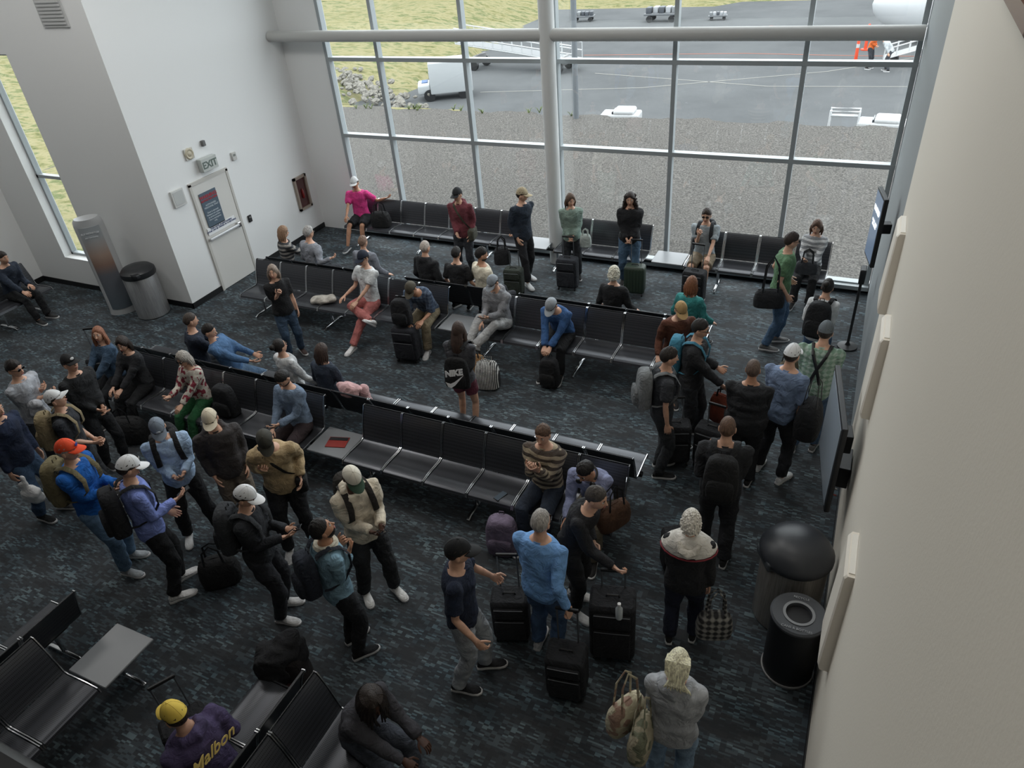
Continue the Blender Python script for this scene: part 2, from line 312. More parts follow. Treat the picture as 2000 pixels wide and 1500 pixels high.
# ---------------- seats
seatm=mat('#484a4f',.3,.45,kind='perf')
def make_seat():
    p=top('airport_seat','black perforated metal airport seat with chrome side rails','seat',(0,0,-50))
    def sheet(prof,w,t,name):
        g=Geo(); secs=[]; P=np.array(prof)
        for x in np.linspace(-w/2,w/2,7):
            q=[(x,a,b) for a,b in prof]; tt=[]
            for i,(a,b) in enumerate(prof):
                d=nrm(P[min(i+1,len(P)-1)]-P[max(i-1,0)]); tt.append((x,a-d[1]*t,b+d[0]*t))
            secs.append(q+tt[::-1])
        g.loft(secs); g.obj(name,seatm,p)
    sheet([(-.26,.405),(-.25,.432),(-.22,.445),(-.1,.438),(.05,.425),(.15,.425),(.19,.44)],.535,.014,'seat_pan')
    sheet([(.2,.455),(.225,.5),(.25,.6),(.29,.73),(.34,.84),(.36,.87)],.535,.014,'backrest')
    for s in(-1,1):
        Geo().tube([(s*.28,-.265,.40),(s*.28,-.25,.445),(s*.28,-.1,.452),(s*.28,.14,.437),(s*.28,.2,.46),(s*.28,.25,.62),(s*.28,.30,.76),(s*.28,.35,.872),(s*.28,.375,.87)],(.009,.016),6,side=(1,0,0)).obj('side_rail',chrome,p)
    Geo().tube([(-.28,.368,.878),(.28,.368,.878)],.006,6).obj('top_rail',dark,p)
    Geo().rbox((0,-.02,.385),(.3,.3,.03),.01).obj('bracket',dark,p)
    return p
SEAT=make_seat()
def tbl(x,y,yaw,w=.56):
    p=top('side_table','grey laminate side table between airport seats','side table',(x,y,0),yaw,group='side tables in the seat rows')
    Geo().rbox((0,0,.43),(w,.5,.025),.012).obj('table_top',mat('#808386',.35),p); Geo().rbox((0,0,.395),(.2,.3,.045),.01).obj('bracket',dark,p)
def seatrow(cs,at,yaw,axis='x',ext=None):
    for q in cs:
        o=copytree(SEAT,(q,at,0) if axis=='x' else (at,q,0),yaw); o['group']='airport seats in rows'
    a,b=(min(cs)-.3,max(cs)+.3) if ext is None else ext
    p=top('seat_beam_frame','chrome beam frame with legs carrying the airport seats','seat frame',((a+b)/2,at,0) if axis=='x' else (at,(a+b)/2,0),0 if axis=='x' else 90)
    L=b-a; Geo().rbox((0,0,.35),(L,.06,.05),.01).obj('beam',dark,p)
    n=max(2,round(L/1.5)+1)
    for i in range(n):
        x=-L/2+.25+(L-.5)*i/(n-1); g=Geo(); g.tube([(x,0,.05),(x,0,.35)],.022,8); g.tube([(x,-.26,.02),(x,-.2,.045),(x,.2,.045),(x,.26,.02)],(.022,.014),8,side=(1,0,0)); g.cyl((x,-.25,0),(x,-.25,.03),.02,n=10); g.cyl((x,.25,0),(x,.25,.03),.02,n=10); g.obj('leg',chrome,p)
def cs(a,n): return [a+.58*i for i in range(n)]
seatrow(cs(-9.52,7)+cs(-4.86,6),5.38,0); tbl(-5.45,5.4,0)
seatrow(cs(-9.52,7)+[-5.45]+cs(-4.86,6),6.22,180)
seatrow(cs(-9.42,7)+cs(-4.76,6),8.57,0); tbl(-5.35,8.6,0)
seatrow([-9.3,-8.72,-8.14,-7.56,-6.3,-5.72,-5.14,-4.2,-3.62,-3.04,-2.46,-1.88],9.41,180); tbl(-6.93,9.4,0)
seatrow(cs(-9.45,7)+[-4.65,-4.07,-3.49]+[-2.21,-1.63,-1.05,-.47],11.8,0); tbl(-5.38,11.83,0); tbl(-2.8,11.83,0)
seatrow([1.43,.85],-5.64,90,'y',ext=(.5,2.3)); tbl(-5.58,2.02,90); seatrow([1.95,1.37,.79],-6.46,-90,'y')
seatrow([2.12,1.54,.96],-2.99,90,'y'); seatrow([2.1,1.52,.94],-3.81,-90,'y')
seatrow([6.6,7.18],-13.95,90,'y')
for ch in list(SEAT.children): bpy.data.objects.remove(ch)
bpy.data.objects.remove(SEAT)
# ---------------- people
def grid(nu,nv,fn):
    V=[];F=[]
    for i in range(nv+1):
        a=math.pi*(i+.05)/(nv+.1)
        for j in range(nu):
            b=2*math.pi*j/nu; V.append(fn(math.sin(a)*math.cos(b),math.sin(a)*math.sin(b),-math.cos(a)))
    for i in range(nv):
        for j in range(nu):
            k=(j+1)%nu; F.append((i*nu+j,i*nu+k,(i+1)*nu+k,(i+1)*nu+j))
    F.append(tuple(range(nu))[::-1]);F.append(tuple(range(nv*nu,(nv+1)*nu))); return V,F
def skull(dx,dy,dz,k=1.0):
    x,y,z=dx*.074,dy*.096,dz*.12
    if dz<0:
        x*=1-.3*(-dz)**1.6
        y*=(1-.5*(-dz)) if dy<0 else (1-.1*(-dz))
        y+=.012*(-dz)
    if dy>.5: y-=.006*math.exp(-((abs(x)-.03)/.014)**2-((z-.012)/.016)**2)
    return [x*k,y*k,z*k]
HV,HF=grid(28,20,skull)
def head_geo():
    g=Geo(); g.add(HV,HF,0)
    g.loft([[(-.007,.088,.018),(.007,.088,.018),(.004,.094,.018),(-.004,.094,.018)],[(-.012,.088,-.005),(.012,.088,-.005),(.005,.105,-.005),(-.005,.105,-.005)],[(-.017,.086,-.028),(.017,.086,-.028),(.007,.116,-.026),(-.007,.116,-.026)],[(-.012,.086,-.036),(.012,.086,-.036),(.005,.1,-.036),(-.005,.1,-.036)]],0)
    for s in(-1,1):
        g.ell((s*.074,-.004,-.008),(.009,.02,.032),0,8,6); g.ell((s*.03,.081,.012),(.012,.010,.009),2,8,6); g.ell((s*.03,.089,.012),(.0055,.004,.0055),3,6,5); g.ell((s*.03,.090,.032),(.017,.005,.0035),3,8,4)
    g.ell((0,.09,-.06),(.023,.007,.008),1,10,6)
    return g
HG=head_geo()
SK={0:'#cfa38a',1:'#b98a6e',2:'#8a5a40',3:'#4a3024',4:'#d6ab93'}
REM=[]
def ik(a,t,l1,l2,hint):
    a=np.array(a);t=np.array(t);d=t-a;L=np.linalg.norm(d);mxl=(l1+l2)*.995
    if L>mxl: t=a+d/L*mxl; L=mxl; d=t-a
    if L<abs(l1-l2)+.05: L=abs(l1-l2)+.05
    u=d/np.linalg.norm(d); x=(l1*l1-l2*l2+L*L)/(2*L); hh=math.sqrt(max(0,l1*l1-x*x)); hn=np.array(hint,float); hn=nrm(hn-u*np.dot(hn,u))
    return a+u*x+hn*hh,t
def hand_geo(g,w,d,n,side,curl,s):
    d=nrm(d); n=nrm(n-d*np.dot(n,d)); a=np.cross(d,n)*side; s=s*1.0
    secs=[]
    for t,hw,th in((-.01,.026,.018),(.02,.034,.017),(.055,.041,.015),(.092,.039,.011)):
        secs.append([w+s*(d*t+a*hw*math.cos(2*math.pi*j/10)+n*th*math.sin(2*math.pi*j/10)) for j in range(10)])
    g.loft(secs,0)
    for o,L,r,base in((.029,.068,.0085,.085),(.010,.078,.009,.09),(-.010,.073,.0088,.088),(-.029,.056,.0078,.08)):
        p=w+s*(d*base+a*o); pts=[p-d*.01]; an=0
        for f in(.42,.32,.26):
            an+=curl; dd=d*math.cos(an)+n*math.sin(an)+a*o*1.5; p=p+dd*L*f*s; pts.append(p.copy())
        g.tube(pts,[r*s,r*s,r*.9*s,r*.65*s],6)
    p=w+s*(d*.028+a*.03); d1=nrm(d*.6+a*.75+n*.25); d2=nrm(d*.85+a*.2+n*.5)
    g.tube([p,p+d1*.035*s,p+d1*.035*s+d2*.03*s,p+d1*.035*s+d2*.055*s],[.012*s,.0105*s,.0095*s,.006*s],6)
PH={'down':((.23,.03,.80),.35),'phone':((.08,.30,1.14),.6),'tap':((.02,.30,1.13),.6),'pocket':((.18,.08,.92),.3),'front':((.04,.2,.98),.5),'strap':((.13,.16,1.26),1.0),'chin':((.05,.19,1.3),.9),'hip':((.2,.1,1.0),.4),'cross':((-.1,.19,1.18),.6)}
PS={'lap':((.08,.3,.71),.4),'phone':((.06,.32,.84),.5),'knee':((.15,.44,.66),.4),'down':((.3,.1,.62),.3),'chin':((.05,.24,1.06),.9),'between':((.04,.5,.62),.6),'arm':((.27,.2,.72),.3),'cross':((-.1,.22,.88),.5)}
def shoe(parent,x,y,z,yaw,s,col,sole='#c9c9c9',pitch=0):
    g=Geo()
    out=[(.0,-.075),(.03,-.068),(.036,-.03),(.034,.02),(.042,.09),(.047,.13),(.04,.175),(.02,.2),(0,.205)]
    o=[(a*s,b*s) for a,b in out]+[(-a*s,b*s) for a,b in out[-2:0:-1]]
    g.loft([[(a*q,b*q,zz) for a,b in o] for q,zz in((.95,0),(1.03,.006),(1.03,.024),(.98,.03))],1)
    secs=[]
    for yy,w,hh in((-.07,.018,.06),(-.055,.034,.09),(-.02,.038,.1),(.02,.038,.095),(.06,.04,.078),(.1,.044,.062),(.14,.045,.054),(.175,.036,.046),(.198,.016,.036)):
        secs.append([(w*s*math.cos(t),yy*s,.02+(hh*s-.02)*(.5+.5*math.sin(t))) for t in np.linspace(0,2*math.pi,10,endpoint=False)])
    g.loft(secs,0)
    g.obj('shoe',[mat(col,.6,kind='fabric'),mat(sole,.5)],parent,mx=Matrix.Translation((x,y,z))@Matrix.Rotation(math.radians(yaw),4,'Z')@Matrix.Rotation(math.radians(pitch),4,'X'))
def remesh(o,vox,amp,extra=None,mats=None,it=3):
    m=o.modifiers.new('r','REMESH'); m.mode='VOXEL'; m.voxel_size=vox
    s=o.modifiers.new('s','SMOOTH'); s.factor=.6; s.iterations=it
    REM.append((o,amp,extra,mats))
def person(label,x,y,yaw,h=1.75,pose='stand',top_='#333333',tk='fabric',t2=None,sl=1.0,bot='#222222',bk='fabric',bl=1.0,shoes='#222',sole='#c9c9c9',skin=0,hair=('short','#2a211b'),hat=None,hl='down',hr='down',lean=3,side=0,hy=0,hp=8,feet=None,build=1.0,fem=0,hood=0,z=0,loose=1.0,glasses=0,pz=None,footz=None,beard=None,collar=None,quilt=0):
    s=h/1.75; dist=math.hypot(x,y); vox=.0135 if dist<6 else (.017 if dist<9 else .02)
    P=top('person',label,'person',(x,y,z),yaw-90)
    MWi=np.array(P.matrix_world.inverted())
    sit=pose=='sit'
    pel=V3(0,0,(.915*s if not sit else (pz or .565)))
    if sit: pel[1]=-.1
    le=math.radians(lean); sd=math.radians(side)
    ds=[]; n=28
    for i in range(-7,n+6):
        f=max(0,min(1,i/n)); a=le*(.45+.9*f); ds.append(nrm(V3(math.sin(sd*f),math.sin(a),math.cos(a))))
    sp={}
    q=pel.copy(); sp[0]=(q,ds[7])
    for i in range(1,n+6):
        q=q+ds[min(7+i,len(ds)-1)]*.02*s; sp[i]=(q,ds[min(7+i,len(ds)-1)])
    q=pel.copy()
    for i in range(-1,-8,-1): q=q-ds[7]*.02*s; sp[i]=(q,ds[7])
    def spine(t): 
        return sp[int(round(max(-7,min(n+5,t/.02))))]
    bw=build
    hipw=.168 if fem else .158; wa=(.12 if fem else .134)*bw; chw=.146 if fem else .163
    SEC=[(-.12,.115,.085),(-.07,.148,.10),(0,hipw*(.5+.5*bw),.112*(.5+.5*bw)),(.10,(hipw+wa)/2*(.5+.5*bw),.106*bw),(.22,wa,.1*bw),(.34,.146*(.5+.5*bw),.107),(.44,chw,.115 if not fem else .122),(.51,chw*.97,.094),(.555,.1,.073),(.59,.06,.06),(.62,.054,.056)]
    def torso(g,t0,t1,inf,k=1.0):
        secs=[]
        for t,w,d in SEC:
            if t<t0-1e-6 or t>t1+1e-6: continue
            if sit and t<-.08: continue
            p,u=spine(t); a=V3(1,0,0); a=nrm(a-u*np.dot(a,u)); b=np.cross(u,a)
            ww=w*s*k+inf; dd=d*s*k+inf
            secs.append([p+a*ww*math.copysign(abs(math.cos(th))**.85,math.cos(th))+b*dd*math.copysign(abs(math.sin(th))**.9,math.sin(th)) for th in np.linspace(0,2*math.pi,20,endpoint=False)])
        g.loft(secs)
    sw=(.16 if fem else .182)*s*(.7+.3*bw)
    shp,shu=spine(.505); NB,nu=spine(.58)
    ul,fl=.285*s,.25*s
    arms={}
    for key,sg in((hl,-1),(hr,1)):
        S=shp+V3(sg*sw,0,0)-shu*.005
        if isinstance(key,str):
            t,curl=(PS if sit else PH).get(key,(PS if sit else PH)['down']); tgt=V3(t[0]*sg,t[1],t[2])*(1 if sit else s)
        elif key[0]=='w':
            tgt=(MWi@np.array([key[1],key[2],key[3],1]))[:3]; curl=1.0
        else: tgt=V3(*key); curl=.5
        E,W=ik(S,tgt,ul,fl,V3(sg*.18,-.55,-.95)); arms[sg]=(S,E,W,curl)
    legs={}
    tl_,sl_=.42*s,.415*s
    if feet is None:
        if sit: feet=[(-.12,.36,0),(.12,.38,0)]
        else:
            o=R.uniform(-.07,.07); feet=[(-.11,o,0),(.11,-o,0)]
    for i,sg in((0,-1),(1,1)):
        f=feet[i]; A=V3(f[0],f[1],.085*s+(f[2] if len(f)>2 else 0)); Hh=pel+V3(sg*.088*s,0,-.02*s)
        K,A2=ik(Hh,A,tl_,sl_,V3(sg*.12,1,.35 if sit else .05)); legs[sg]=(Hh,K,A2)
    sk=mat(SK[skin],.5,kind='skin')
    g=Geo(); torso(g,-.12,.62,0)
    hd=nrm(nu*.55+V3(0,0,.45)+V3(0,math.sin(math.radians(hp))*.25,0)); HC=NB+hd*.148*s+V3(0,.012,0)
    g.tube([NB-nu*.06*s,NB+hd*.04*s,HC-V3(0,.005,.02)],[.06*s,.051*s,.05*s],12)
    for sg in(-1,1):
        S,E,W,cu=arms[sg]
        g.tube([S+V3(-sg*.05*s,0,0),S,S*.6+E*.4,E,E*.7+W*.3,W,W+nrm(W-E)*.02],[.047*s,.048*s,.042*s,.034*s,.036*s,.025*s,.025*s],10)
        g.ell(S,(.052*s,)*3,0,10,6)
        Hh,K,A=legs[sg]
        g.tube([Hh+V3(0,0,.05),Hh,Hh*.5+K*.5,K,K*.7+A*.3,A,A-V3(0,0,.02)],[.07*s,.082*s,.07*s,.051*s,.053*s,.035*s,.034*s],10)
    go=g.obj('body',sk,P)
    ex=Geo(); ex_hands=[]
    for sg in(-1,1):
        S,E,W,cu=arms[sg]; d=nrm(W-E)
        nn=V3(-sg,0,0)*.8+V3(0,0,-.1)
        if (W[2]>.95*s and not sit) or (sit and W[2]>.75): nn=V3(-sg*.5,-.3,.7)
        if sit and W[2]<=.75: nn=V3(0,0,-1)+V3(-sg*.3,0,0); d=nrm(d*.6+V3(0,.6,-.1))
        hand_geo(ex,W,d,nn,sg,cu,s); ex_hands.append((W,d))
    HM=Matrix.Translation(Vector(HC))@Matrix.Rotation(math.radians(hy),4,'Z')@Matrix.Rotation(math.radians(-hp),4,'X')@Matrix.Scale(s*1.0,4)
    A=np.array(HM); Vh=np.concatenate(HG.V)@A[:3,:3].T+A[:3,3]; ex.add(Vh,HG.F,HG.M)
    remesh(go,vox,0,ex,[sk,mat(tuple(q*.7 for q in c(SK[skin])) if skin>2 else c('#9a5a50'),.5),mat('#cfcac4',.3),mat('#1c1512',.4)])
    tm=mat(top_,kind=tk,col2=t2)
    g=Geo(); torso(g,-.07 if not sit else -.02,.555,.019*loose)
    if quilt:
        for t in(.04,.13,.22,.31,.40,.48): 
            w_,d_=[(w,d) for tt,w,d in SEC if tt<=t][-1]; pp_,u_=spine(t); a_=V3(1,0,0); b_=np.cross(u_,a_)
            g.loft([[pp_+(a_*math.cos(t1)*(w_*s+.03+.018*math.cos(q1))+b_*math.sin(t1)*(d_*s+.03+.018*math.cos(q1)))+u_*.04*math.sin(q1) for q1 in np.linspace(0,2*math.pi,6,endpoint=False)] for t1 in np.linspace(0,2*math.pi,20,endpoint=False)],closed=True)
    for sg in(-1,1):
        S,E,W,cu=arms[sg]; r=[.053,.064,.059,.052,.047,.04]; P5=[S+V3(-sg*.06*s,0,-.01),S,S*.6+E*.4,E,E*.6+W*.4,E*.06+W*.94]
        if sl<.9: 
            f=sl*2; e=S*(1-f)+E*f; P5=[P5[0],S,S*.5+e*.5,e]; r=[.053,.063,.059,.06]
        g.tube(P5,[q*s*(.8+.2*loose)+.006 for q in r],12); g.ell(S,(.065*s,)*3,0,12,7)
    p,u=spine(.555); 
    if hood: 
        pp=p+V3(0,-.055*s,.01*s); g.tube([p+V3(-.1*s,.03*s,0),pp+V3(-.08*s,-.02,0),pp+V3(0,-.05*s,0),pp+V3(.08*s,-.02,0),p+V3(.1*s,.03*s,0)],[(.03*s,.035*s),(.045*s,.05*s),(.05*s,.06*s),(.045*s,.05*s),(.03*s,.035*s)],10)
    o=g.obj('shirt',tm,P); remesh(o,vox,.008,None,[tm],2)
    cm=mat(collar,kind='fabric') if collar else tm
    cr=.062*s+(.025 if collar else 0); cp,cu2=spine(.565); a1=V3(1,0,0); b1=np.cross(cu2,a1); rr=.013*s+(.014 if collar else 0)
    Geo().loft([[cp+(a1*math.cos(t)+b1*math.sin(t))*(cr+rr*math.cos(w))+cu2*rr*1.4*math.sin(w) for w in np.linspace(0,2*math.pi,6,endpoint=False)] for t in np.linspace(0,2*math.pi,16,endpoint=False)],closed=True).obj('collar',cm,P)
    bm=mat(bot,kind=bk)
    g=Geo(); torso(g,-.12,.10,.012)
    for sg in(-1,1):
        Hh,K,A=legs[sg]
        P5=[Hh+V3(0,0,.06*s),Hh,Hh*.5+K*.5,K,K*.6+A*.4,A*.97+K*.03]; r=[.078,.098,.086,.069,.067,.059]
        if bl<.9: P5=P5[:3]+[Hh*.12+K*.88]; r=[.078,.1,.093,.088]
        if bl<.4: P5[3]=Hh*.5+K*.5+V3(0,0,-.01); P5[2]=Hh*.75+K*.25
        g.tube(P5,[q*s*(.85+.15*loose)+.005 for q in r],12)
    o=g.obj('trousers' if bl>.9 else 'shorts',bm,P); remesh(o,vox,.008,None,[bm],2)
    for sg in(-1,1):
        Hh,K,A=legs[sg]; zz=A[2]-.085*s
        shoe(P,A[0],A[1],max(zz,0),-sg*8,s,shoes,sole,45 if footz is not None or zz>.1 else 0)
    def region(fr,si,bk_,th,noise=0,k0=.95,grow=0,sq=.2):
        def fn(dx,dy,dz):
            r=math.hypot(dx,dy)+1e-6; fy=dy/r
            zl=(si+(fr-si)*max(0,fy)**1.5) if fy>=0 else (si+(bk_-si)*(-fy)**.7)
            m=max(0,min(1,(dz-zl)/sq+.5)); k=k0+(1-k0+th)*m
            if noise: k+=m*noise*(math.sin(dx*13+dz*7)*math.sin(dy*15+1.3)*math.sin(dz*14+dx*5))
            v=skull(dx,dy,dz)
            if dz<0 and th>.15: v=[dx*.074,dy*.096,dz*.12]
            if grow: v[2]+=grow*m
            return [v[0]*k,v[1]*k,v[2]*k]
        return grid(26,18,fn)
    sty,hc=hair; hm=mat(hc,.6,kind='hair')
    if sty!='bald':
        g=Geo()
        if sty=='buzz': g.add(*region(.55,.15,-.45,.05))
        elif sty=='short': g.add(*region(.55,.15,-.45,.11,.07))
        elif sty=='receding': g.add(*region(.95,.2,-.5,.07,.02))
        elif sty=='bob':
            g.add(*region(.6,-.35,-.75,.2,.06)); g.ell((0,-.045,-.07),(.088,.06,.085),0,14,9)
            for i in range(12): a=math.pi*(1+i/11); g.tube([(math.cos(a)*.08,math.sin(a)*.085,.02),(math.cos(a)*.094,math.sin(a)*.1,-.06),(math.cos(a)*.09,math.sin(a)*.095,-.14-.02*(i%3))],[.02,.022,.006],6)
        elif sty=='curly':
            g.add(*region(.6,-.2,-.7,.24,.03)); 
            for i in range(260):
                a=R.uniform(0,6.28);b=R.uniform(-.6,1.5); q=(math.cos(a)*math.cos(b)*.09,-.012+math.sin(a)*math.cos(b)*.108,math.sin(b)*.14)
                if q[1]>.05 and q[2]<.07: continue
                g.ell(q,(.012,.012,.011),0,6,4)
        elif sty in('long','longcurly','tied','dread'):
            g.add(*region(.6,-.1,-.7,.16,.02))
            if sty=='long' or sty=='longcurly':
                w=.1 if sty=='longcurly' else .08
                g.tube([(0,-.03,.04),(0,-.06,-.06),(0,-.085,-.16),(0,-.1,-.25),(0,-.1,-.34)],[(.07,.05),(w,.055),(w*1.1,.05),(w*.95,.035),(w*.5,.015)],14,side=(1,0,0))
                for sg in(-1,1): g.tube([(sg*.06,.02,.05),(sg*.085,.015,-.03),(sg*.09,.0,-.13),(sg*.085,-.01,-.24)],[(.02,.03),(.024,.04),(.03,.035),(.012,.012)],8)
                if sty=='longcurly':
                    for sg in(-1,1):
                        for i in range(110):
                            f=R.random(); zq=.07-.36*f; g.ell((sg*(.062+.06*f+R.uniform(-.015,.03)),R.uniform(-.07,.05),zq),(.018,.018,.022),0,6,4)
            elif sty=='tied':
                g.ell((0,-.06,.0),(.084,.06,.1)); g.ell((.01,-.105,-.055),(.055,.035,.045))
                for i in range(26):
                    dx=(i-12.5)*.006; g.tube([(dx*1.05,-.02,.13-abs(dx)*.4),(dx*1.15,-.09,.095),(dx*1.05,-.125,.02),(dx*.6+.005,-.135,-.04)],[.004,.005,.005,.003],5)
                for i in range(9): dx=(i-4)*.012; g.tube([(dx*.8,-.12,-.04),(dx*1.4+.01,-.135,-.075),(dx*1.8+.015,-.125,-.105),(dx*2+.02,-.115,-.12-.01*(i%3))],[.014,.012,.008,.003],6)
            else:
                for i in range(52):
                    a=1.9+i/51*5.6; r2=1 if i%2 else .8; cx,cy=math.cos(a)*.085,math.sin(a)*.1-.01; l=R.uniform(.28,.42); ex_x=R.uniform(-.04,.04); g.tube([(cx*.4,cy*.4,.118),(cx*.9,cy*.9,.095),(cx*1.25,cy*1.2,.0),(cx*1.35*r2,cy*1.3*r2,-.13),(cx*1.45*r2+ex_x,cy*1.35*r2,-l)],[.011,.014,.014,.013,.008],5)
        elif sty=='bun':
            g.add(*region(.6,-.05,-.5,.1,.04)); g.ell((0,-.1,.07),(.045,.045,.045))
        g.obj('hair',hm,P,mx=HM)
    if beard:
        def fb(dx,dy,dz):
            m=1 if (dz<-.35 and dy>-.1) else 0; v=skull(dx,dy,dz); k=.95+.12*m
            return [q*k for q in v]
        Geo().add(*grid(24,18,fb)).obj('beard',mat(beard,kind='hair'),P,mx=HM)
    if hat:
        cc,bc=hat[0],(hat[1] if len(hat)>1 and hat[1] else hat[0])
        g=Geo()
        g.add(*region(.26,.2,.02,.135,0,k0=.9,grow=.003,sq=.1)); g.ell((0,0,.139),(.01,.01,.006),0,8,5)
        cap=g.obj('cap',mat(cc,.8),P,mx=HM)
        g=Geo()
        for k in range(6):
            a=math.pi*k/3+.5; pts=[]
            for e in np.linspace(.3,1.5,6): v=skull(math.cos(a)*math.cos(e),math.sin(a)*math.cos(e),math.sin(e)); pts.append((v[0]*1.138,v[1]*1.138,v[2]*1.138+.003))
            g.tube(pts,.0016,4)
        g.obj('seam',mat(tuple(q*.7 for q in c(cc)),.8),cap)
        tp=[]
        for i in range(6):
            f=i/5; rowt=[]
            for j in range(13):
                a=math.radians(-62+124*j/12); ex_=.085*math.cos(a*.95)**.6
                px=math.sin(a)*(.083); py=math.cos(a)*.103+f*ex_-.004; zz=.034-.012*f-2.6*px*px*(.3+.7*f); rowt.append((px,py,zz))
            tp.append(rowt)
        Geo().loft([rw+[(q[0],q[1],q[2]-.005) for q in rw[::-1]] for rw in tp]).obj('brim',mat(bc,.8),cap)
        if len(hat)>3:
            Geo().ell((0,.106,.072),(.026,.006,.018),0,10,6).obj('cap_emblem',mat(hat[3]),cap)
    if glasses:
        g=Geo()
        for sg in(-1,1): g.ell((sg*.031,.098,.012),(.025,.004,.018)); g.tube([(sg*.055,.096,.016),(sg*.079,.03,.014),(sg*.08,-.01,.01)],.003,5)
        g.tube([(-.01,.1,.016),(.01,.1,.016)],.003,5); g.obj('glasses',mat('#101114',.15),P,mx=HM)
    p,u=spine(.36); a=V3(1,0,0); b=np.cross(u,a)
    TM=Matrix(((a[0],b[0],u[0],p[0]),(a[1],b[1],u[1],p[1]),(a[2],b[2],u[2],p[2]),(0,0,0,1)))
    P_={'P':P,'TM':P.matrix_world@TM,'s':s,'bw':bw}
    if 'phone' in(hl,hr):
        W,d=ex_hands[0 if hl=='phone' else 1]; ph=top('smartphone','black smartphone held in one hand','phone',mx=P.matrix_world@(Matrix.Translation(Vector(W+d*.1*s+V3(0,0,.022)))@Matrix.Rotation(math.radians(25),4,'X'))); Geo().rbox((0,0,0),(.075,.15,.009),.004).obj('case',black,ph); Geo().rbox((0,0,.005),(.068,.14,.002),.001).obj('screen',mat('#20262c',.1),ph)
    return P_
# ---------------- bags
def backpack_geo(p,col,w=.3,d=.17,h=.46,pocket=None,strap=True,loc=(0,-.22,-.02)):
    x,y,z=loc; m=mat(col,.7,kind='fabric'); m2=mat(pocket or tuple(q*.8 for q in c(col)),.7,kind='fabric')
    secs=[]
    for t,k in((-1,.8),(-.93,.97),(-.6,1.03),(0,1.0),(.5,.93),(.8,.8),(.95,.58),(1,.3)):
        q=[]
        for th in np.linspace(0,2*math.pi,20,endpoint=False):
            cx=math.copysign(abs(math.cos(th))**.55,math.cos(th)); sy=math.copysign(abs(math.sin(th))**.6,math.sin(th)); q.append((x+cx*w/2*k,y+sy*d/2*(k*.6+.4),z+t*h/2))
        secs.append(q)
    Geo().loft(secs).obj('bag_body',m,p)
    secs=[]
    for t,k in((-.85,.7),(-.75,.95),(-.3,1),(-.05,.9),(.05,.6)):
        secs.append([(x+math.copysign(abs(math.cos(th))**.6,math.cos(th))*w*.4*k,y-d/2-.005+math.copysign(abs(math.sin(th))**.7,math.sin(th))*.04*k,z+t*h/2) for th in np.linspace(0,2*math.pi,16,endpoint=False)])
    Geo().loft(secs).obj('front_pocket',m2,p)
    Geo().tube([(x-.03,y+d*.3,z+h/2-.02),(x-.025,y+d*.3,z+h/2+.03),(x+.025,y+d*.3,z+h/2+.03),(x+.03,y+d*.3,z+h/2-.02)],.006,6).obj('handle',m2,p)
    Geo().tube([(x-w*.42,y-d*.3,z-.05),(x-w*.4,y-d*.32,z+h*.28),(x,y-d*.3,z+h*.44),(x+w*.4,y-d*.32,z+h*.28),(x+w*.42,y-d*.3,z-.05)],.005,5).obj('zip',mat('#3a3d41',.5),p)
    if strap:
        for sg in(-1,1):
            Geo().tube([(sg*.08,y+d/2,.17),(sg*.1,-.098,.213),(sg*.105,-.01,.233),(sg*.11,.088,.188),(sg*.115,.148,.08),(sg*.125,.143,-.05),(sg*.162,.05,-.15),(sg*.15,-.08,-.19),(sg*.12,y+d/2,-.2)],[(.03,.007)]*6+[(.014,.006)]*3,8,side=(1,0,0)).obj('shoulder_strap',m2,p)
def wear(pr,col,label,**k):
    s=pr['s']; p=top('backpack',label,'backpack',mx=pr['TM']@Matrix.Scale(s*.97+.03*pr['bw'],4)); backpack_geo(p,col,**k); return p
def suitcase(label,x,y,yaw,col,w=.38,d=.25,h=.56,up=.42,hard=False):
    p=top('suitcase',label,'suitcase',(x,y,0),yaw); m=mat(col,.5 if hard else .8,kind='plain' if hard else 'fabric')
    Geo().rbox((0,0,.05+h/2),(w,d,h),.05,k=4).obj('shell',m,p)
    if hard:
        for i in range(6): Geo().rbox((-w*.36+i*w*.145,-d/2,.05+h/2),(w*.06,.012,h*.84),.005).obj('rib',m,p)
    else:
        Geo().rbox((0,-d/2-.012,.05+h*.33),(w*.8,.05,h*.5),.02).obj('front_pocket',m,p); Geo().rbox((0,-d/2-.01,.05+h*.78),(w*.8,.04,h*.24),.018).obj('top_pocket',m,p)
        for a in(.6,.92): Geo().tube([(-w*.38,-d/2-.035,.05+h*a),(0,-d/2-.037,.05+h*a),(w*.38,-d/2-.035,.05+h*a)],.004,5).obj('zip',mat('#5a5d61',.4),p)
    for a in(-1,1):
        for b in(-1,1): Geo().cyl((a*w*.4-.012,b*d*.36,.025),(a*w*.4+.012,b*d*.36,.025),.025,n=12).obj('wheel',black,p)
    if up:
        g=Geo()
        for a in(-1,1): g.tube([(a*w*.25,d*.4,h),(a*w*.25,d*.4,h+.05+up)],.008,6)
        g.obj('telescopic_handle',mat('#8d9093',.3,.8),p); Geo().rbox((0,d*.4,h+.06+up),(w*.5+.03,.03,.03),.012).obj('grip',black,p)
    Geo().tube([(-.06,0,h+.045),(-.05,0,h+.07),(.05,0,h+.07),(.06,0,h+.045)],.009,6).obj('carry_handle',black,p)
    return p
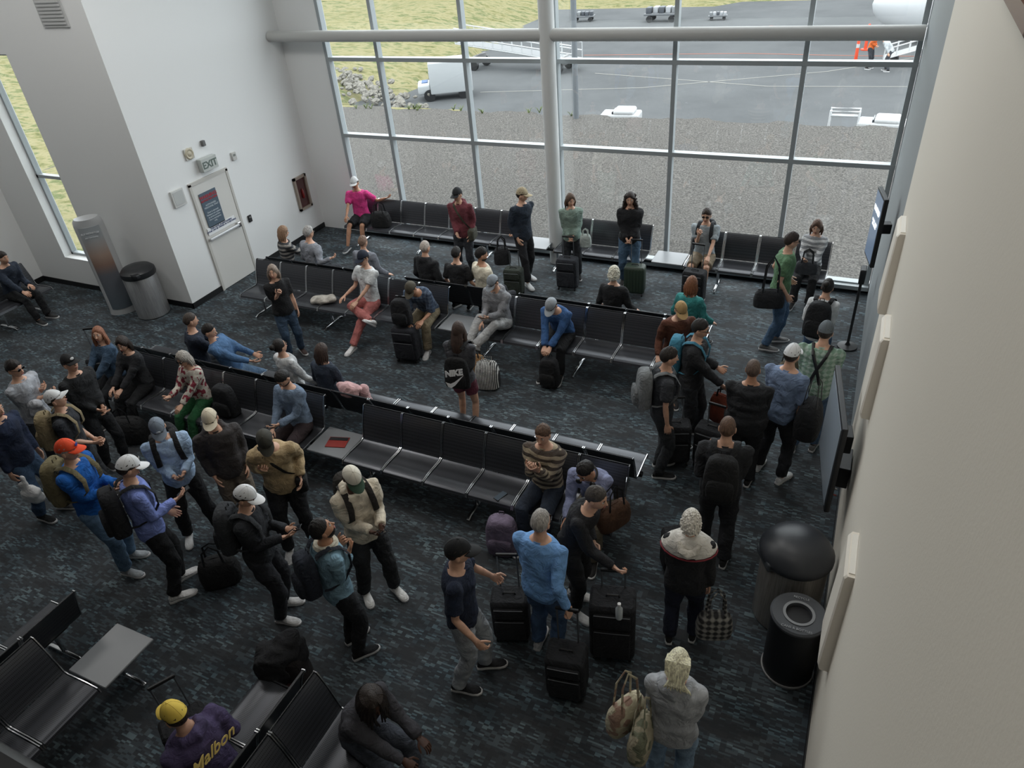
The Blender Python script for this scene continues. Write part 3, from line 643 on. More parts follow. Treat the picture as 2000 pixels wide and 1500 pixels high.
def bag(name,label,x,y,z,yaw,col,w=.4,d=.18,h=.26,kind='fabric',col2=None,sh=.2):
    p=top(name,label,'bag',(x,y,z),yaw); m=mat(col,.7,kind=kind,col2=col2); secs=[]
    for t,k in((0,.85),(.06,1),(.4,1.04),(.75,.95),(.93,.8),(1,.55)):
        secs.append([(math.copysign(abs(math.cos(th))**.6,math.cos(th))*w/2*k,math.copysign(abs(math.sin(th))**.7,math.sin(th))*d/2*(k**2),t*h) for th in np.linspace(0,2*math.pi,20,endpoint=False)])
    Geo().loft(secs).obj('bag_body',m,p)
    for s in(-1,1): Geo().tube([(-w*.25,s*d*.3,h*.8),(-w*.2,s*d*.2,h+sh*.7),(0,s*d*.1,h+sh),(w*.2,s*d*.2,h+sh*.7),(w*.25,s*d*.3,h*.8)],(.012,.005),6).obj('handle',dark if kind=='fabric' and name!='plastic_bag' else m,p)
    Geo().tube([(-w*.4,0,h*.97),(0,0,h*1.01),(w*.4,0,h*.97)],.006,5).obj('zip',m,p)
    return p
def crossbody(pr,col,label,bagcol=None,hip=1):
    p=top('crossbody_bag',label,'bag',mx=pr['TM']); m=mat(col,.7,kind='fabric')
    g=Geo(); h=hip
    g.tube([(-h*.1,-.02,.223),(-h*.07,.098,.188),(0,.146,.08),(h*.09,.149,-.08),(h*.165,.07,-.24),(h*.195,0,-.3),(h*.145,-.1,-.26),(0,-.142,-.05),(-h*.08,-.118,.15),(-h*.1,-.02,.223)],(.018,.005),6,side=(1,0,0)); g.obj('strap',m,p)
    Geo().rbox((h*.2,.05,-.36),(.12,.26,.22),.04).obj('bag_body',mat(bagcol or col,.7,kind='fabric'),p)
def pile(name,label,cat,x,y,z,yaw,col,blobs):
    q=top(name,label,cat,(x,y,z),yaw); g=Geo()
    for a in blobs: g.ell(a[:3],a[3:],0,14,9)
    m=mat(col,kind='fabric'); o=g.obj('cloth',m,q); remesh(o,.016,.014,None,[m],1); return q
W='#d4d6d8'; BK='#17191d'
p=person('standing man in maroon hoodie and black cap with olive crossbody bag',-6.45,10.9,-82,1.77,top_='#6a323a',bot='#2a2d33',shoes='#555',hat=('#191b1f',),hl='pocket',hr='front',hood=1,hy=-15); crossbody(p,'#3d3f31','olive crossbody bag worn by man in maroon hoodie','#45453a',hip=-1)
p=person('standing man in navy pullover and tan cap looking sideways',-5.3,11.05,-30,1.8,top_='#1f2a38',bot='#17181c',shoes=W,hat=('#a89b80',),hl=('w',-5.5,10.8,.85),hr='pocket',hy=40,feet=[(-.12,-.1,0),(.12,.22,0)]); bag('duffel_bag','black duffel bag carried at the side of standing man',-5.62,10.78,.45,20,BK,.3,.22,.32)
p=person('standing woman in sage green jacket holding a plastic bag',-4.5,11.4,-72,1.64,top_='#7d9086',bot='#23262b',fem=1,hair=('bob','#5a4636'),hl='front',hr='front',hy=25,loose=1.4); suitcase('dark charcoal upright suitcase with raised handle',-4.45,11.02,5,'#22252c',.38,.25,.55,.35)
bag('plastic_bag','clear white plastic bag with food held in hand',-4.2,11.3,.72,10,'#aab4b0',.2,.12,.24,sh=.1)
p=person('standing woman with long dark curly hair, black sweater, wide jeans',-3.45,11.5,-78,1.72,top_='#16171b',bot='#466078',fem=1,hair=('longcurly','#2a1f1a'),hl='front',hr='front',loose=1.5,shoes='#333'); suitcase('dark green hard suitcase standing on carpet',-3.24,11.15,5,'#2c3a2e',.36,.24,.5,.42,hard=True)
p=person('standing man in green t-shirt and glasses with duffel on shoulder',-.75,10.1,12,1.84,top_='#5a7d5b',sl=.34,bot='#48627e',shoes='#666',hl='hip',hr='pocket',hy=15,glasses=1,hair=('short','#2d201a'),feet=[(-.13,.05,0),(.13,-.12,0)]); bag('duffel_bag','black shoulder duffel bag carried by man in green t-shirt',-.86,9.84,.8,12,BK,.42,.2,.28,sh=.5)
p=person('standing woman in white shirt with dark bun and jeans',-.12,9.15,80,1.64,top_='#cdd0d2',bot='#3e5876',fem=1,hair=('bun','#1c1512'),hl='strap',hr='front'); wear(p,'#14161a','large black backpack worn by woman in white shirt',w=.34,h=.52,d=.2)
p=person('standing woman in black t-shirt and jeans with grey hair',-7.92,7.52,-35,1.62,top_='#141518',sl=.4,bot='#33475c',shoes='#3a2d2a',fem=1,build=1.12,hair=('bob','#8b7c70'),hl='down',hr='chin',hy=-25,hp=-5)
p=person('standing person seen from behind in dark jacket and short dark red shorts',-4.22,6.68,98,1.66,top_='#46474c',bot='#612a3a',bl=.3,fem=1,hair=('long','#3a2a22'),hl='front',hr='front',shoes='#ddd'); NK=wear(p,'#101113','black drawstring backpack with white brand lettering and swoosh',w=.36,d=.1,h=.46,loc=(0,-.185,-.16))
BM=Matrix(((1,0,0,0),(0,0,-1,0),(0,1,0,0),(0,0,0,1)))
text('NIKE',.12,mat('#f6f6f6'),NK,Matrix.Translation((.0,-.29,-.15))@BM@Matrix.Rotation(math.radians(14),4,'Z'),bold=.007,shear=.25)
g=Geo(); sw=[(-.13,.0),(-.12,-.045),(-.085,-.06),(-.02,-.04),(.14,.045),(-.02,-.01),(-.075,-.02),(-.105,-.012)]
g.loft([[(a*1.1,b*1.6,z_) for a,b in sw] for z_ in(0,.003)]); g.obj('swoosh',mat('#f6f6f6'),NK,smooth=False,mx=Matrix.Translation((.01,-.292,-.23))@BM@Matrix.Rotation(math.radians(14),4,'Z'))
p=person('standing man in charcoal t-shirt with grey backpack',-1.6,6.72,25,1.79,top_='#33363b',sl=.34,bot='#2b2e32',shoes='#1d1e20',hair=('short','#1f1813'),hl='pocket',hr='down',build=1.05); wear(p,'#74787a','grey backpack worn by man in charcoal t-shirt')
p=person('standing man in black jacket reaching for a bag handle',-1.42,7.45,0,1.79,top_='#1f2125',bot='#22252a',shoes='#26221f',hair=('short','#1a1613'),hl=('w',-1.15,7.65,1.05),hr=('w',-.98,7.32,.98),glasses=1,feet=[(-.14,.05,0),(.14,-.1,0)],loose=1.5,build=1.05); wear(p,'#3b7d96','teal blue backpack worn by man in black jacket',w=.28)
bag('tote_bag','rust red and brown tote bag held upright',-1.0,7.4,.42,-20,'#7a3b2a',.36,.14,.42,sh=.1)
p=person('balding man in black quilted puffer vest seen from behind',-.66,6.82,92,1.72,top_='#191b1f',bot='#15171c',build=1.28,hair=('receding','#5a4a40'),skin=1,loose=1.6,hl='front',hr='front',quilt=1)
p=person('standing man in slate blue shirt and white cap',-.33,7.12,70,1.8,top_='#7487a5',sl=.5,bot='#12141b',shoes=W,hat=('#dcdee0',),hl='front',hr='down',feet=[(-.16,.0,0),(.16,-.05,0)],build=1.08); bag('duffel_bag','black backpack and neck pillow hanging from shoulder',-.02,6.98,.8,80,BK,.34,.26,.48,sh=.3)
p=person('standing man in green plaid shirt and grey cap with suspenders',-.03,7.72,86,1.8,top_='#7a9784',tk='plaid',t2='#a3b5a9',bot='#4c6582',shoes='#777',hat=('#5c6368',),build=1.2,hl='front',hr='front')
q=top('suspenders','black suspenders over green plaid shirt','suspenders',mx=p['TM'])
for sg in(-1,1): Geo().tube([(sg*.1,.14,-.2),(sg*.1,.153,0),(sg*.1,.088,.19),(sg*.1,-.01,.238),(sg*.07,-.135,.15),(0,-.168,-.02),(-sg*.06,-.155,-.22)],(.018,.005),6,side=(1,0,0)).obj('strap',black,q)
bag('duffel_bag','tan and black shoulder bag held against plaid shirt',-.35,7.95,.85,60,'#5b5140',.36,.2,.3)
p=person('standing man in black jacket with buzzed hair, seen from behind',-.7,5.62,96,1.8,top_='#1b1d21',bot='#1e2025',hair=('buzz','#5a4232'),shoes='#1b1b1b',hl='strap',hr='front',build=1.15,loose=1.5,feet=[(-.12,.1,0),(.12,-.12,0)]); wear(p,'#0f1114','black backpack worn by man in black jacket',w=.32)
p=person('elderly woman with white curly hair in black and white jacket',-.76,4.45,98,1.62,top_='#121317',bot='#151b2e',fem=1,build=1.15,hair=('curly','#cfcac0'),loose=1.5,shoes='#1a1a1a',hl='front',hr='down',hp=15,collar='#c9c5bd')
q=top('jacket_hood','white hood panel with red and navy trim on jacket','hood',mx=p['TM']); secs=[]
for t,w,d,zz in((0,.236,.143,.07),(.3,.241,.148,.1),(.6,.204,.128,.17),(.9,.124,.097,.228),(1,.08,.08,.238)): secs.append([(w*math.cos(a),d*math.sin(a),zz+.03*math.cos(a)**2*(1 if t<.5 else 0)) for a in np.linspace(0,2*math.pi,20,endpoint=False)])
Geo().loft(secs).obj('white_panel',mat('#cfcbc3',kind='fabric'),q); Geo().tube([(.242*math.cos(a),.15*math.sin(a),.06+.03*math.cos(a)**2) for a in np.linspace(0,2*math.pi,21)],.008,6).obj('red_trim',mat('#7a1f2b'),q); Geo().tube([(-.09,-.09,.21),(-.06,-.14,.16),(0,-.16,.14),(.06,-.14,.16),(.09,-.09,.21)],[(.02,.02),(.035,.03),(.04,.03),(.035,.03),(.02,.02)],8).obj('hood_roll',mat('#bdb8ae',kind='fabric'),q)
bag('tote_bag','black and white plaid tote bag',-.46,4.38,.3,20,'#2b2b2d',.32,.16,.32,kind='plaid',col2='#8f8d87',sh=.3)
p=person('woman with long blonde tied hair in grey hoodie and jeans',-.52,3.03,96,1.68,top_='#9a9da1',bot='#7e96ad',fem=1,hair=('tied','#dcd2b6'),loose=1.3,hood=1,hl='front',hr='front',hp=15)
for k in(0,1): bag('quilted_handbag','cream and %s floral quilted shoulder bag'%('tan','olive')[k],-.86+.15*k,2.98-.1*k,.8-.06*k,60+30*k,'#b9b198' if not k else '#a59d86',.34,.16,.3,kind='camo',col2='#6d705c' if k else '#957a6b',sh=.35)
p=person('grey-haired man in light blue pullover and jeans with suitcase',-1.9,3.84,86,1.82,top_='#74a3da',bot='#415a7a',build=1.12,hair=('receding','#9d9994'),shoes='#ccc',hl='front',hr=('w',-1.6,3.68,.98),glasses=1); suitcase('black soft suitcase with raised handle',-1.58,3.56,10,BK,.36,.28,.5,.42)
p=person('man in black sweater leaning towards a black suitcase',-1.85,4.45,-8,1.78,top_='#17181c',bot='#17181c',hair=('short','#45403c'),lean=22,hl='front',hr=('w',-1.36,4.22,1.02),shoes='#ddd'); suitcase('large black soft suitcase with bottle in side pocket',-1.33,4.1,15,'#15161a',.42,.3,.72,.2)
q=top('water_bottle','small clear plastic bottle in suitcase pocket','bottle',(-1.22,3.94,.72)); Geo().lathe([(.03,0),(.032,.02),(.032,.12),(.014,.15),(.014,.17)]).obj('body',mat('#bfc6c8',.2),q); Geo().lathe([(.016,.165),(.016,.19)]).obj('cap',mat('#ddd'),q)
p=person('man in navy polo, black cap and grey trousers with suitcase',-2.44,3.32,22,1.84,top_='#162137',sl=.34,bot='#959a9f',shoes='#141518',hat=('#15171a',),hl=('w',-2.35,3.75,1.0),hr=(.3,.15,.98),hy=10,build=1.05,feet=[(-.12,.1,0),(.12,-.12,0)]); suitcase('black soft suitcase beside man in navy polo',-2.3,3.92,20,BK,.36,.26,.53,.42)
p=person('bearded man in denim jacket with fleece collar looking up',-3.68,3.17,62,1.76,top_='#7798a9',bot='#15181d',shoes='#15171a',hair=('short','#120f0e'),skin=1,beard='#120f0e',hl='strap',hr='chin',hp=-22,hy=-10,collar='#c9c3b2',loose=1.3); wear(p,'#151c29','dark navy backpack worn over denim jacket',w=.27)
p=person('man in cream hoodie and green-brimmed cap looking at phone',-3.85,3.87,-30,1.8,top_='#d3c8b4',bot='#232629',shoes='#dcdcda',skin=3,hat=('#e2ddce','#2f4a3a'),hair=('buzz','#100d0c'),hl='phone',hr='tap',hp=35,hood=1,loose=1.4,feet=[(-.13,.1,0),(.15,-.05,0)]); wear(p,'#2a2622','dark backpack worn over cream hoodie',w=.26)
p=person('man in black shirt and white cap with backpack using phone',-4.66,3.25,22,1.78,top_='#1b1e24',bot='#1f2127',shoes='#bbb',hat=('#e4e6e8',),hl='phone',hr='tap',hp=25); wear(p,'#2f3236','charcoal black backpack worn by man in white cap',w=.32,h=.5)
p=person('man in periwinkle pullover and white cap with backpack',-5.97,3.08,62,1.85,top_='#7b8ccc',bot='#0f1116',shoes='#dedede',hat=('#e0e2e4',),hl='front',hr='phone',hp=20,feet=[(-.13,.05,0),(.13,-.08,0)]); wear(p,'#121419','black backpack worn by man in periwinkle pullover',w=.32,h=.5)
p=person('man in bright blue jacket and orange cap with backpack',-6.86,3.1,20,1.84,top_='#1260b4',bot='#5b7894',shoes='#9a9fa3',hat=('#e54e28',None,0,'#2a3b8f'),hair=('short','#9a958f'),hl='phone',hr='tap',hp=5,hy=10,loose=1.3,feet=[(-.13,.0,0),(.13,.1,0)]); wear(p,'#736a4d','olive brown backpack worn by man in blue jacket',w=.34,h=.5)
p=person('man in light blue hoodie and grey-blue cap reading phone',-6.35,3.84,-38,1.76,top_='#a6c0de',bot='#101216',shoes='#dedede',hat=('#76818e',None,0,'#cfd6dd'),hl='phone',hr='tap',hp=28,hood=0,loose=1.3,feet=[(-.18,.08,0),(.18,.0,0)]); wear(p,'#15171b','black backpack worn over light blue hoodie')
p=person('man in charcoal hoodie, cream cap and taupe trousers',-5.9,4.15,-35,1.76,top_='#383536',bot='#6c6358',hat=('#d8ceb7',),hl='pocket',hr='pocket',hp=18,hy=-15,hood=1,loose=1.4)
p=person('man in tan sweater and dark olive cap looking down',-5.12,4.15,-48,1.8,top_='#b09a76',bot='#101216',shoes='#bbb',hat=('#3d3c35',),hl='hip',hr='strap',hp=45,lean=12,loose=1.4,feet=[(-.13,.05,0),(.15,.12,0)]); crossbody(p,'#141414','small black crossbody bag over tan sweater',hip=-1)
person('man in grey t-shirt and sunglasses with folded towel',-9.1,4.05,15,1.78,top_='#a5a9b0',sl=.34,bot='#30343a',glasses=1,hl='strap',hr='cross',hair=('short','#1d1714'))
pile('folded_towel','pale grey towel draped over forearm','towel',-8.88,4.0,1.2,10,'#b9bcc2',((0,0,0,.1,.07,.05),(.02,.03,-.1,.07,.04,.12),(-.04,-.03,-.08,.06,.04,.1)))
person('man in navy top and jeans carrying white plastic bag',-8.5,3.38,15,1.78,top_='#1b2740',bot='#3c5470')
q=pile('plastic_bag','white thin plastic shopping bag hanging from hand','bag',-8.28,3.2,.42,30,'#ffffff',((0,0,.14,.13,.05,.14),(.05,.02,.08,.08,.05,.08),(-.04,-.01,.28,.06,.025,.08),(0,0,.36,.03,.015,.08)))
p=person('man in dark shirt and white cap looking up',-7.98,3.78,40,1.74,top_='#23262c',sl=.5,bot='#26282c',hat=('#dcdedf',None),hp=-20,hl='front',hr='front'); wear(p,'#8a7c5e','tan canvas backpack worn over dark shirt')
person('man in black long-sleeve shirt and black cap',-8.55,4.42,2,1.74,top_='#17191c',bot='#1a1c20',hat=('#111214',None,0,'#c9c9c9'),hl='front',hr='front',hp=-10,build=1.1)
def sitp(label,x,y,yaw,**k): return person(label,x,y,yaw,pose='sit',**k)
sitp('seated woman with long auburn hair in denim jacket',-9.52,5.38,-90,h=1.66,top_='#384f66',bot='#1c1e22',fem=1,hair=('long','#8a5a42'),hl='lap',hr='lap',hy=30,hp=-10,lean=-3)
sitp('seated woman with dark bob hair in black',-8.94,5.38,-90,h=1.64,top_='#1f2125',bot='#15171a',fem=1,hair=('bob','#2a211c'),hl='lap',hr='lap',hy=20)
sitp('seated elderly woman in floral blouse and green trousers',-7.78,5.38,-90,h=1.6,top_='#b9b3a8',tk='floral',t2='#7a2a38',bot='#1c5530',fem=1,hair=('bob','#9d978f'),glasses=1,hl='lap',hr='phone',hp=15)
sitp('seated man in grey-blue quarter zip reading phone',-6.04,5.38,-90,h=1.78,top_='#6f8197',bot='#33272a',hair=('short','#15110f'),hl='phone',hr='lap',hp=35,beard='#201815')
sitp('seated man in olive and cream striped sweater drinking',-2.54,5.38,-90,h=1.8,top_='#4a4038',tk='stripe',t2='#a89b84',bot='#232c3a',hair=('short','#5a4333'),hl='chin',hr='chin',hp=5,loose=1.4)
p=sitp('seated man in lavender shirt with headphones round neck',-1.96,5.38,-90,h=1.78,top_='#8b92b2',bot='#6d6658',hair=('short','#15110f'),skin=1,hl='between',hr='knee',hp=30,lean=28,hy=-15)
q=top('headphones','black headphones resting round the neck','headphones',mx=p['TM']); Geo().tube([(.095*math.cos(a),.02+.1*math.sin(a),.26) for a in np.linspace(-3.6,.4,14)],.012,6).obj('headband',black,q)
for sg in(-1,1): Geo().ell((sg*.075,.11,.235),(.035,.025,.04)).obj('ear_cup',black,q)
bag('leather_bag','brown leather bag resting on lap and seat',-1.68,5.2,.5,60,'#4d3424',.4,.18,.3,sh=.25)
sitp('seated man in navy jacket facing sideways',-8.36,6.22,60,h=1.78,top_='#1a2434',bot='#22252a',hair=('buzz','#3c322c'),hl='knee',hr='lap')
sitp('reclining person in blue shirt with jeans stretched out',-7.72,6.22,25,h=1.7,top_='#46688f',bot='#55708c',hair=('short','#1d1714'),lean=-18,hl='lap',hr='lap',feet=[(-.1,.66,.1),(.1,.7,.1)],footz=1)
sitp('seated woman in white top with dark tied hair',-6.62,6.22,75,h=1.66,top_='#bfc1c2',bot='#2c3038',fem=1,hair=('bun','#1a1412'),glasses=1,lean=-5,hp=-15)
sitp('seated person with dark brown hair in navy top',-6.04,6.22,90,h=1.6,top_='#2b3544',bot='#22252a',hair=('bob','#3a2a22'),fem=1)
sitp('seated man in white polo, navy cap and pink trousers',-7.1,8.57,-100,h=1.82,top_='#d0d3d4',sl=.34,bot='#b06a66',shoes='#e0e0e0',hat=('#1a2233',),hl='lap',hr='arm',lean=-4,glasses=1,feet=[(-.15,.62,0),(-.35,.3,.36)],hp=10)
sitp('seated man in blue plaid shirt and camouflage cap leaning forward',-5.94,8.57,-85,h=1.8,top_='#37465c',tk='plaid',t2='#5d6c80',sl=.5,bot='#857a63',shoes='#bbb',hat=('#4b463a',),hl='knee',hr='between',lean=38,hp=40,skin=1)
sitp('seated man in grey hoodie and grey cap with legs stretched',-4.66,8.6,-100,h=1.74,top_='#8a8c90',bot='#a5a6a6',shoes='#d6d6d4',hat=('#8b9299',None,0,'#d7dadd'),hl='phone',hr='lap',hp=35,hood=1,loose=1.2,lean=8,feet=[(-.02,.62,.42),(.12,.6,.42)],footz=1)
sitp('seated man in blue quarter zip and grey cap looking down',-3.6,8.57,-92,h=1.78,top_='#34598a',bot='#111317',shoes='#1a1a1a',hat=('#9aa0a6',),hl='between',hr='between',lean=32,hp=38)
sitp('seated man in tan cap and rust brown jacket',-1.86,8.57,-60,h=1.76,top_='#5a3424',bot='#26282c',hat=('#a88a5c',),hair=('short','#4a3020'),lean=10,hp=25)
for (lb,xx,yw,k) in [('seated woman with light brown hair in striped shirt',-9.3,60,dict(h=1.64,top_='#8d8a85',tk='stripe',t2='#34363a',fem=1,hair=('bob','#8d7058'),hl='lap',hr='lap')),
 ('seated man with grey hair and grey shirt, arm on backrest',-8.72,80,dict(h=1.78,top_='#878b93',hair=('short','#9f9d9a'),hr=(.55,-.12,.95),glasses=1)),
 ('seated person with short brown hair in grey shirt',-7.56,90,dict(h=1.66,top_='#777b84',hair=('short','#7d6454'))),
 ('seated bald man in black jacket with grey hood',-6.3,80,dict(h=1.76,top_='#1b1d20',hair=('buzz','#b3a99f'),hood=1)),
 ('seated man in black t-shirt with dark hair',-5.72,90,dict(h=1.68,top_='#1a1b1e',sl=.4,hair=('short','#15110f'))),
 ('seated man in cream t-shirt with curly dark hair',-5.18,60,dict(h=1.82,top_='#d6cfbb',sl=.42,hair=('short','#15110f'),skin=1,lean=-2,hy=-20,beard='#15110f')),
 ('seated woman with curly white-blonde hair in black top',-3.04,90,dict(h=1.66,top_='#121316',fem=1,hair=('curly','#d9d3c3'))),
 ('seated woman in teal top with auburn hair',-1.88,80,dict(h=1.64,top_='#2f7d7c',fem=1,hair=('bob','#7a4f34')))]:
    sitp(lb,xx,9.41,yw,bot='#2a2d33',**k)
sitp('seated man in hot pink polo and white cap, arm along seats',-9.45,11.8,-75,h=1.78,top_='#d43d86',sl=.4,bot='#1d2024',bl=.5,shoes='#44474b',skin=1,hat=('#d5d7d8',),hl=(-.6,-.1,.95),hr='knee',feet=[(-.1,.4,0),(.2,.5,.05)])
p=sitp('seated young man in grey t-shirt and khaki shorts',-2.21,11.75,-90,h=1.78,top_='#8f989d',sl=.36,bot='#857865',bl=.5,shoes='#cfcfcf',hair=('short','#2a1d15'),glasses=1,hl='knee',hr='chin'); wear(p,'#22252a','dark backpack worn by seated young man',d=.12,loc=(0,-.19,-.02))
sitp('seated woman in striped white cardigan and black trousers',-.47,11.8,-95,h=1.66,top_='#d4d5d6',tk='stripe',t2='#8b8d90',bot='#131417',fem=1,hair=('bob','#5a4133'),hl='lap',hr='phone',hp=10)
sitp('seated person in dark clothing with dark hair',-13.9,6.95,5,h=1.76,top_='#1f2a3a',bot='#17191d',hair=('short','#241b16'),hl='lap',hr='knee',lean=15)
p=sitp('seated person in purple hoodie and yellow cap with yellow lettering',-3.81,1.52,178,h=1.8,top_='#443a5c',bot='#1c1e22',hat=('#e0c254',None),hair=('short','#2a1f18'),hood=1,loose=1.4,lean=8,hp=10,build=1.1)
text('Malbon',.135,mat('#e3c674'),p['P'],p['P'].matrix_world.inverted()@p['TM']@Matrix.Translation((0,-.17,-.01))@BM@Matrix.Rotation(math.radians(-5),4,'Z'),bold=.002,shear=.4)
sitp('seated person with long dreadlocks in dark jacket using phone',-2.8,2.25,-8,h=1.68,top_='#3d3d43',bot='#3e434d',skin=3,hair=('dread','#2a211d'),hl='knee',hr='between',lean=28,hp=18,hy=-20)
# loose luggage
q=top('backpack','muted purple backpack on the carpet','backpack',(-2.86,4.88,.24),10); backpack_geo(q,'#75697d',w=.36,d=.22,h=.5,strap=False,loc=(0,0,0))
suitcase('black upright suitcase with raised chrome handle',-6.0,8.0,8,'#1b1d24',.4,.26,.56,.45)
q=top('backpack','black backpack resting on suitcase','backpack',(-6.02,8.02,.86),8); backpack_geo(q,'#16171b',w=.32,d=.18,h=.42,strap=False,loc=(0,0,0))
bag('tote_bag','black and white ticking stripe woven tote bag on carpet',-4.45,7.72,0,15,'#d8d8d4',.36,.28,.44,kind='ticking',col2='#2a2b2e',sh=.06)
bag('tote_bag','tan leather and cream tote bag beside striped bag',-4.66,7.78,.0,10,'#94714c',.3,.2,.48,sh=.06)
q=top('backpack','black backpack on the carpet between feet','backpack',(-3.58,8.02,.25),0); backpack_geo(q,'#0f1013',w=.3,d=.2,h=.46,strap=False,loc=(0,0,0))
pile('draped_jacket','pale pink jacket draped over the seat backrest','jacket',-5.55,5.98,.84,0,'#c9a3a4',((0,0,.05,.2,.09,.06),(-.08,.1,-.1,.15,.06,.17),(.12,.12,-.14,.1,.08,.16),(.05,-.05,0,.14,.06,.07)))
q=top('backpack','black backpack on seat','backpack',(-7.25,5.42,.68),0); backpack_geo(q,'#101216',w=.34,d=.2,h=.46,strap=False,loc=(0,0,0))
suitcase('black suitcase with raised handle beside seated man',-2.2,11.12,-5,'#17191d',.38,.25,.55,.42)
suitcase('dark olive suitcase beside standing man',-5.28,10.5,8,'#2b322b',.34,.24,.48,.3)
suitcase('black carry-on suitcase in the queue',-1.48,6.98,20,BK,.38,.25,.55,.3)
suitcase('black carry-on suitcase near the black puffer vest',-1.05,7.05,-10,BK,.38,.25,.55,.25)
bag('duffel_bag','black duffel bag on carpet',-5.6,3.35,0,40,'#101114',.42,.26,.36); bag('duffel_bag','black travel bag by seated women',-8.75,4.88,0,20,'#101114',.5,.3,.38)
suitcase('dark suitcase with raised handle by seated women',-10.2,5.75,30,'#1c1f24',.38,.25,.56,.42)
bag('handbag','black bag resting on window seat',-8.9,11.75,.45,10,'#101114',.42,.26,.32)
bag('handbag','dark grey handbag on lap of seated woman',-.5,11.45,.62,0,'#2f3236',.34,.16,.22)
suitcase('upright suitcase with raised handle by seated hoodie',-4.35,1.75,60,'#1a1b1f',.38,.25,.5,.4)
suitcase('black carry-on behind man in black jacket',-1.0,5.3,30,'#101216',.36,.24,.5,0)
pile('bundled_jacket','cream bundled jacket lying on seat','jacket',-8.0,8.52,.45,0,'#b5b0a7',((0,0,.06,.2,.13,.06),(.12,.04,.07,.12,.1,.06),(-.13,-.03,.05,.1,.1,.05)))
q=top('backpack','black and dark maroon backpack standing on the carpet','backpack',(-3.92,2.58,.31),20); backpack_geo(q,'#1b1517',w=.36,d=.26,h=.6,strap=False,loc=(0,0,0),pocket='#33191d')
pile('jacket_pile','black jacket draped over standing backpack','jacket',-3.96,2.56,.6,20,'#16171b',((0,0,.0,.2,.17,.09),(-.17,.02,-.12,.07,.16,.2),(.14,.05,-.06,.07,.14,.14),(-.04,-.14,-.12,.16,.04,.19),(.06,.08,.07,.12,.1,.07)))
q=top('magazine','red and black magazine on side table','magazine',(-5.42,5.4,.444),15); Geo().rbox((0,0,.005),(.27,.2,.008),.003).obj('cover',mat('#8e2a22',.4),q); Geo().rbox((0,.06,.0105),(.25,.06,.003),.001).obj('cover_band',mat('#16161a',.4),q)
q=top('smartphone','black smartphone lying on an empty seat','phone',(-3.02,5.22,.458),-20); Geo().rbox((0,0,0),(.08,.16,.01),.004).obj('case',black,q); Geo().rbox((0,0,.005),(.07,.15,.003),.001).obj('screen',mat('#4a5560',.1),q)
# ---------------- exterior
def ground(name,cols,scale,detail=8,bumpv=.5,lo=.35,hi=.65,sc=(1,1,1),k=1.0):
    m,nt,b=nodes(name); tc=N(nt,'ShaderNodeTexCoord'); mp=N(nt,'ShaderNodeMapping'); mp.inputs['Scale'].default_value=sc; nt.links.new(tc.outputs['Object'],mp.inputs[0]); n=N(nt,'ShaderNodeTexNoise',Scale=scale,Detail=float(detail),Roughness=.7); nt.links.new(mp.outputs[0],n.inputs['Vector'])
    q=len(cols); nt.links.new(ramp(nt,n.outputs[0],[(lo+(hi-lo)*i/(q-1),tuple(v*k for v in c(e))) for i,e in enumerate(cols)]),b.inputs['Base Color']); b.inputs['Roughness'].default_value=.95; b.inputs['Specular IOR Level'].default_value=.0
    if bumpv: bump(nt,b,n.outputs[0],bumpv,.03)
    return m
def terr(g,poly,fz,nx=60,ny=30):
    (x0,x1,y0,y1)=poly; V=[];F=[]
    for j in range(ny+1):
        for i in range(nx+1):
            x=x0+(x1-x0)*i/nx;y=y0+(y1-y0)*j/ny; V.append((x,y,fz(x,y)))
    for j in range(ny):
        for i in range(nx): a=j*(nx+1)+i; F.append((a,a+1,a+nx+2,a+nx+1))
    return g.add(V,F)
def wob(x): return .12*math.sin(x*2.1)+.08*math.sin(x*5.3+1)
tl(terr(Geo(),(-24,9,YW+.22,26.5),lambda x,y:-.3+ .02*math.sin(x*3+y*2) - (max(0,min(1,(y-(23.4+wob(x)))/1.2)))*1.1,180,60).obj('gravel_ground',ground('gravel',['#5c5b59','#7e7c79','#a5a29d'],24.0,4,.25,.33,.67,k=.42)),'grey gravel strip beside the terminal','gravel',kind='stuff')
tl(terr(Geo(),(-60,60,24.2,140),lambda x,y:-1.32,4,4).obj('tarmac',ground('tarmac',['#777a7c','#7e8183','#848789'],.25,6,0,k=.43)),'smooth grey airport tarmac apron','tarmac',kind='stuff')
def gz(x,y): return -.25+.25*math.sin(x*.4)*math.sin(y*.3)+max(0,(-x-24))*.02
g=Geo()
terr(g,(-80,-13.9,YA+.31,24.5),lambda x,y:(gz(x,y) if x<-15-(y-8)*.36 else -.6),90,30)
terr(g,(-90,-17,24.4,56),lambda x,y:(gz(x,y)-.9*max(0,min(1,(x+26)/5)) if x<-19.3-.09*(y-28)+wob(y) else -1.6),110,40)
terr(g,(-90,40,52,160),lambda x,y:(-1.2 if y>53.5+wob(x*.3)+.12*(x+12) else -1.7),90,60)
tl(g.obj('dry_grass',ground('dry_grass',['#4a5a36','#8d8c64','#a9a27f','#6b7850','#b0a88a'],.8,14,.4,.32,.68,sc=(1,2.2,1),k=.5)),'dry yellow-green grass field beyond the gravel','grass',kind='stuff')
RM=ground('rock',['#8f8d86','#a5a29a','#bab6ac'],3.0,k=.48)
def rock(sz):
    g=Geo(); g.add(*grid(9,6,lambda a,b,d:[a*sz*R.uniform(.7,1.1),b*sz*R.uniform(.7,1.1),d*sz*.6*R.uniform(.7,1.1)])); return g.mesh('boulder',[RM],False)
RMs=[rock(.16),rock(.11),rock(.2)]
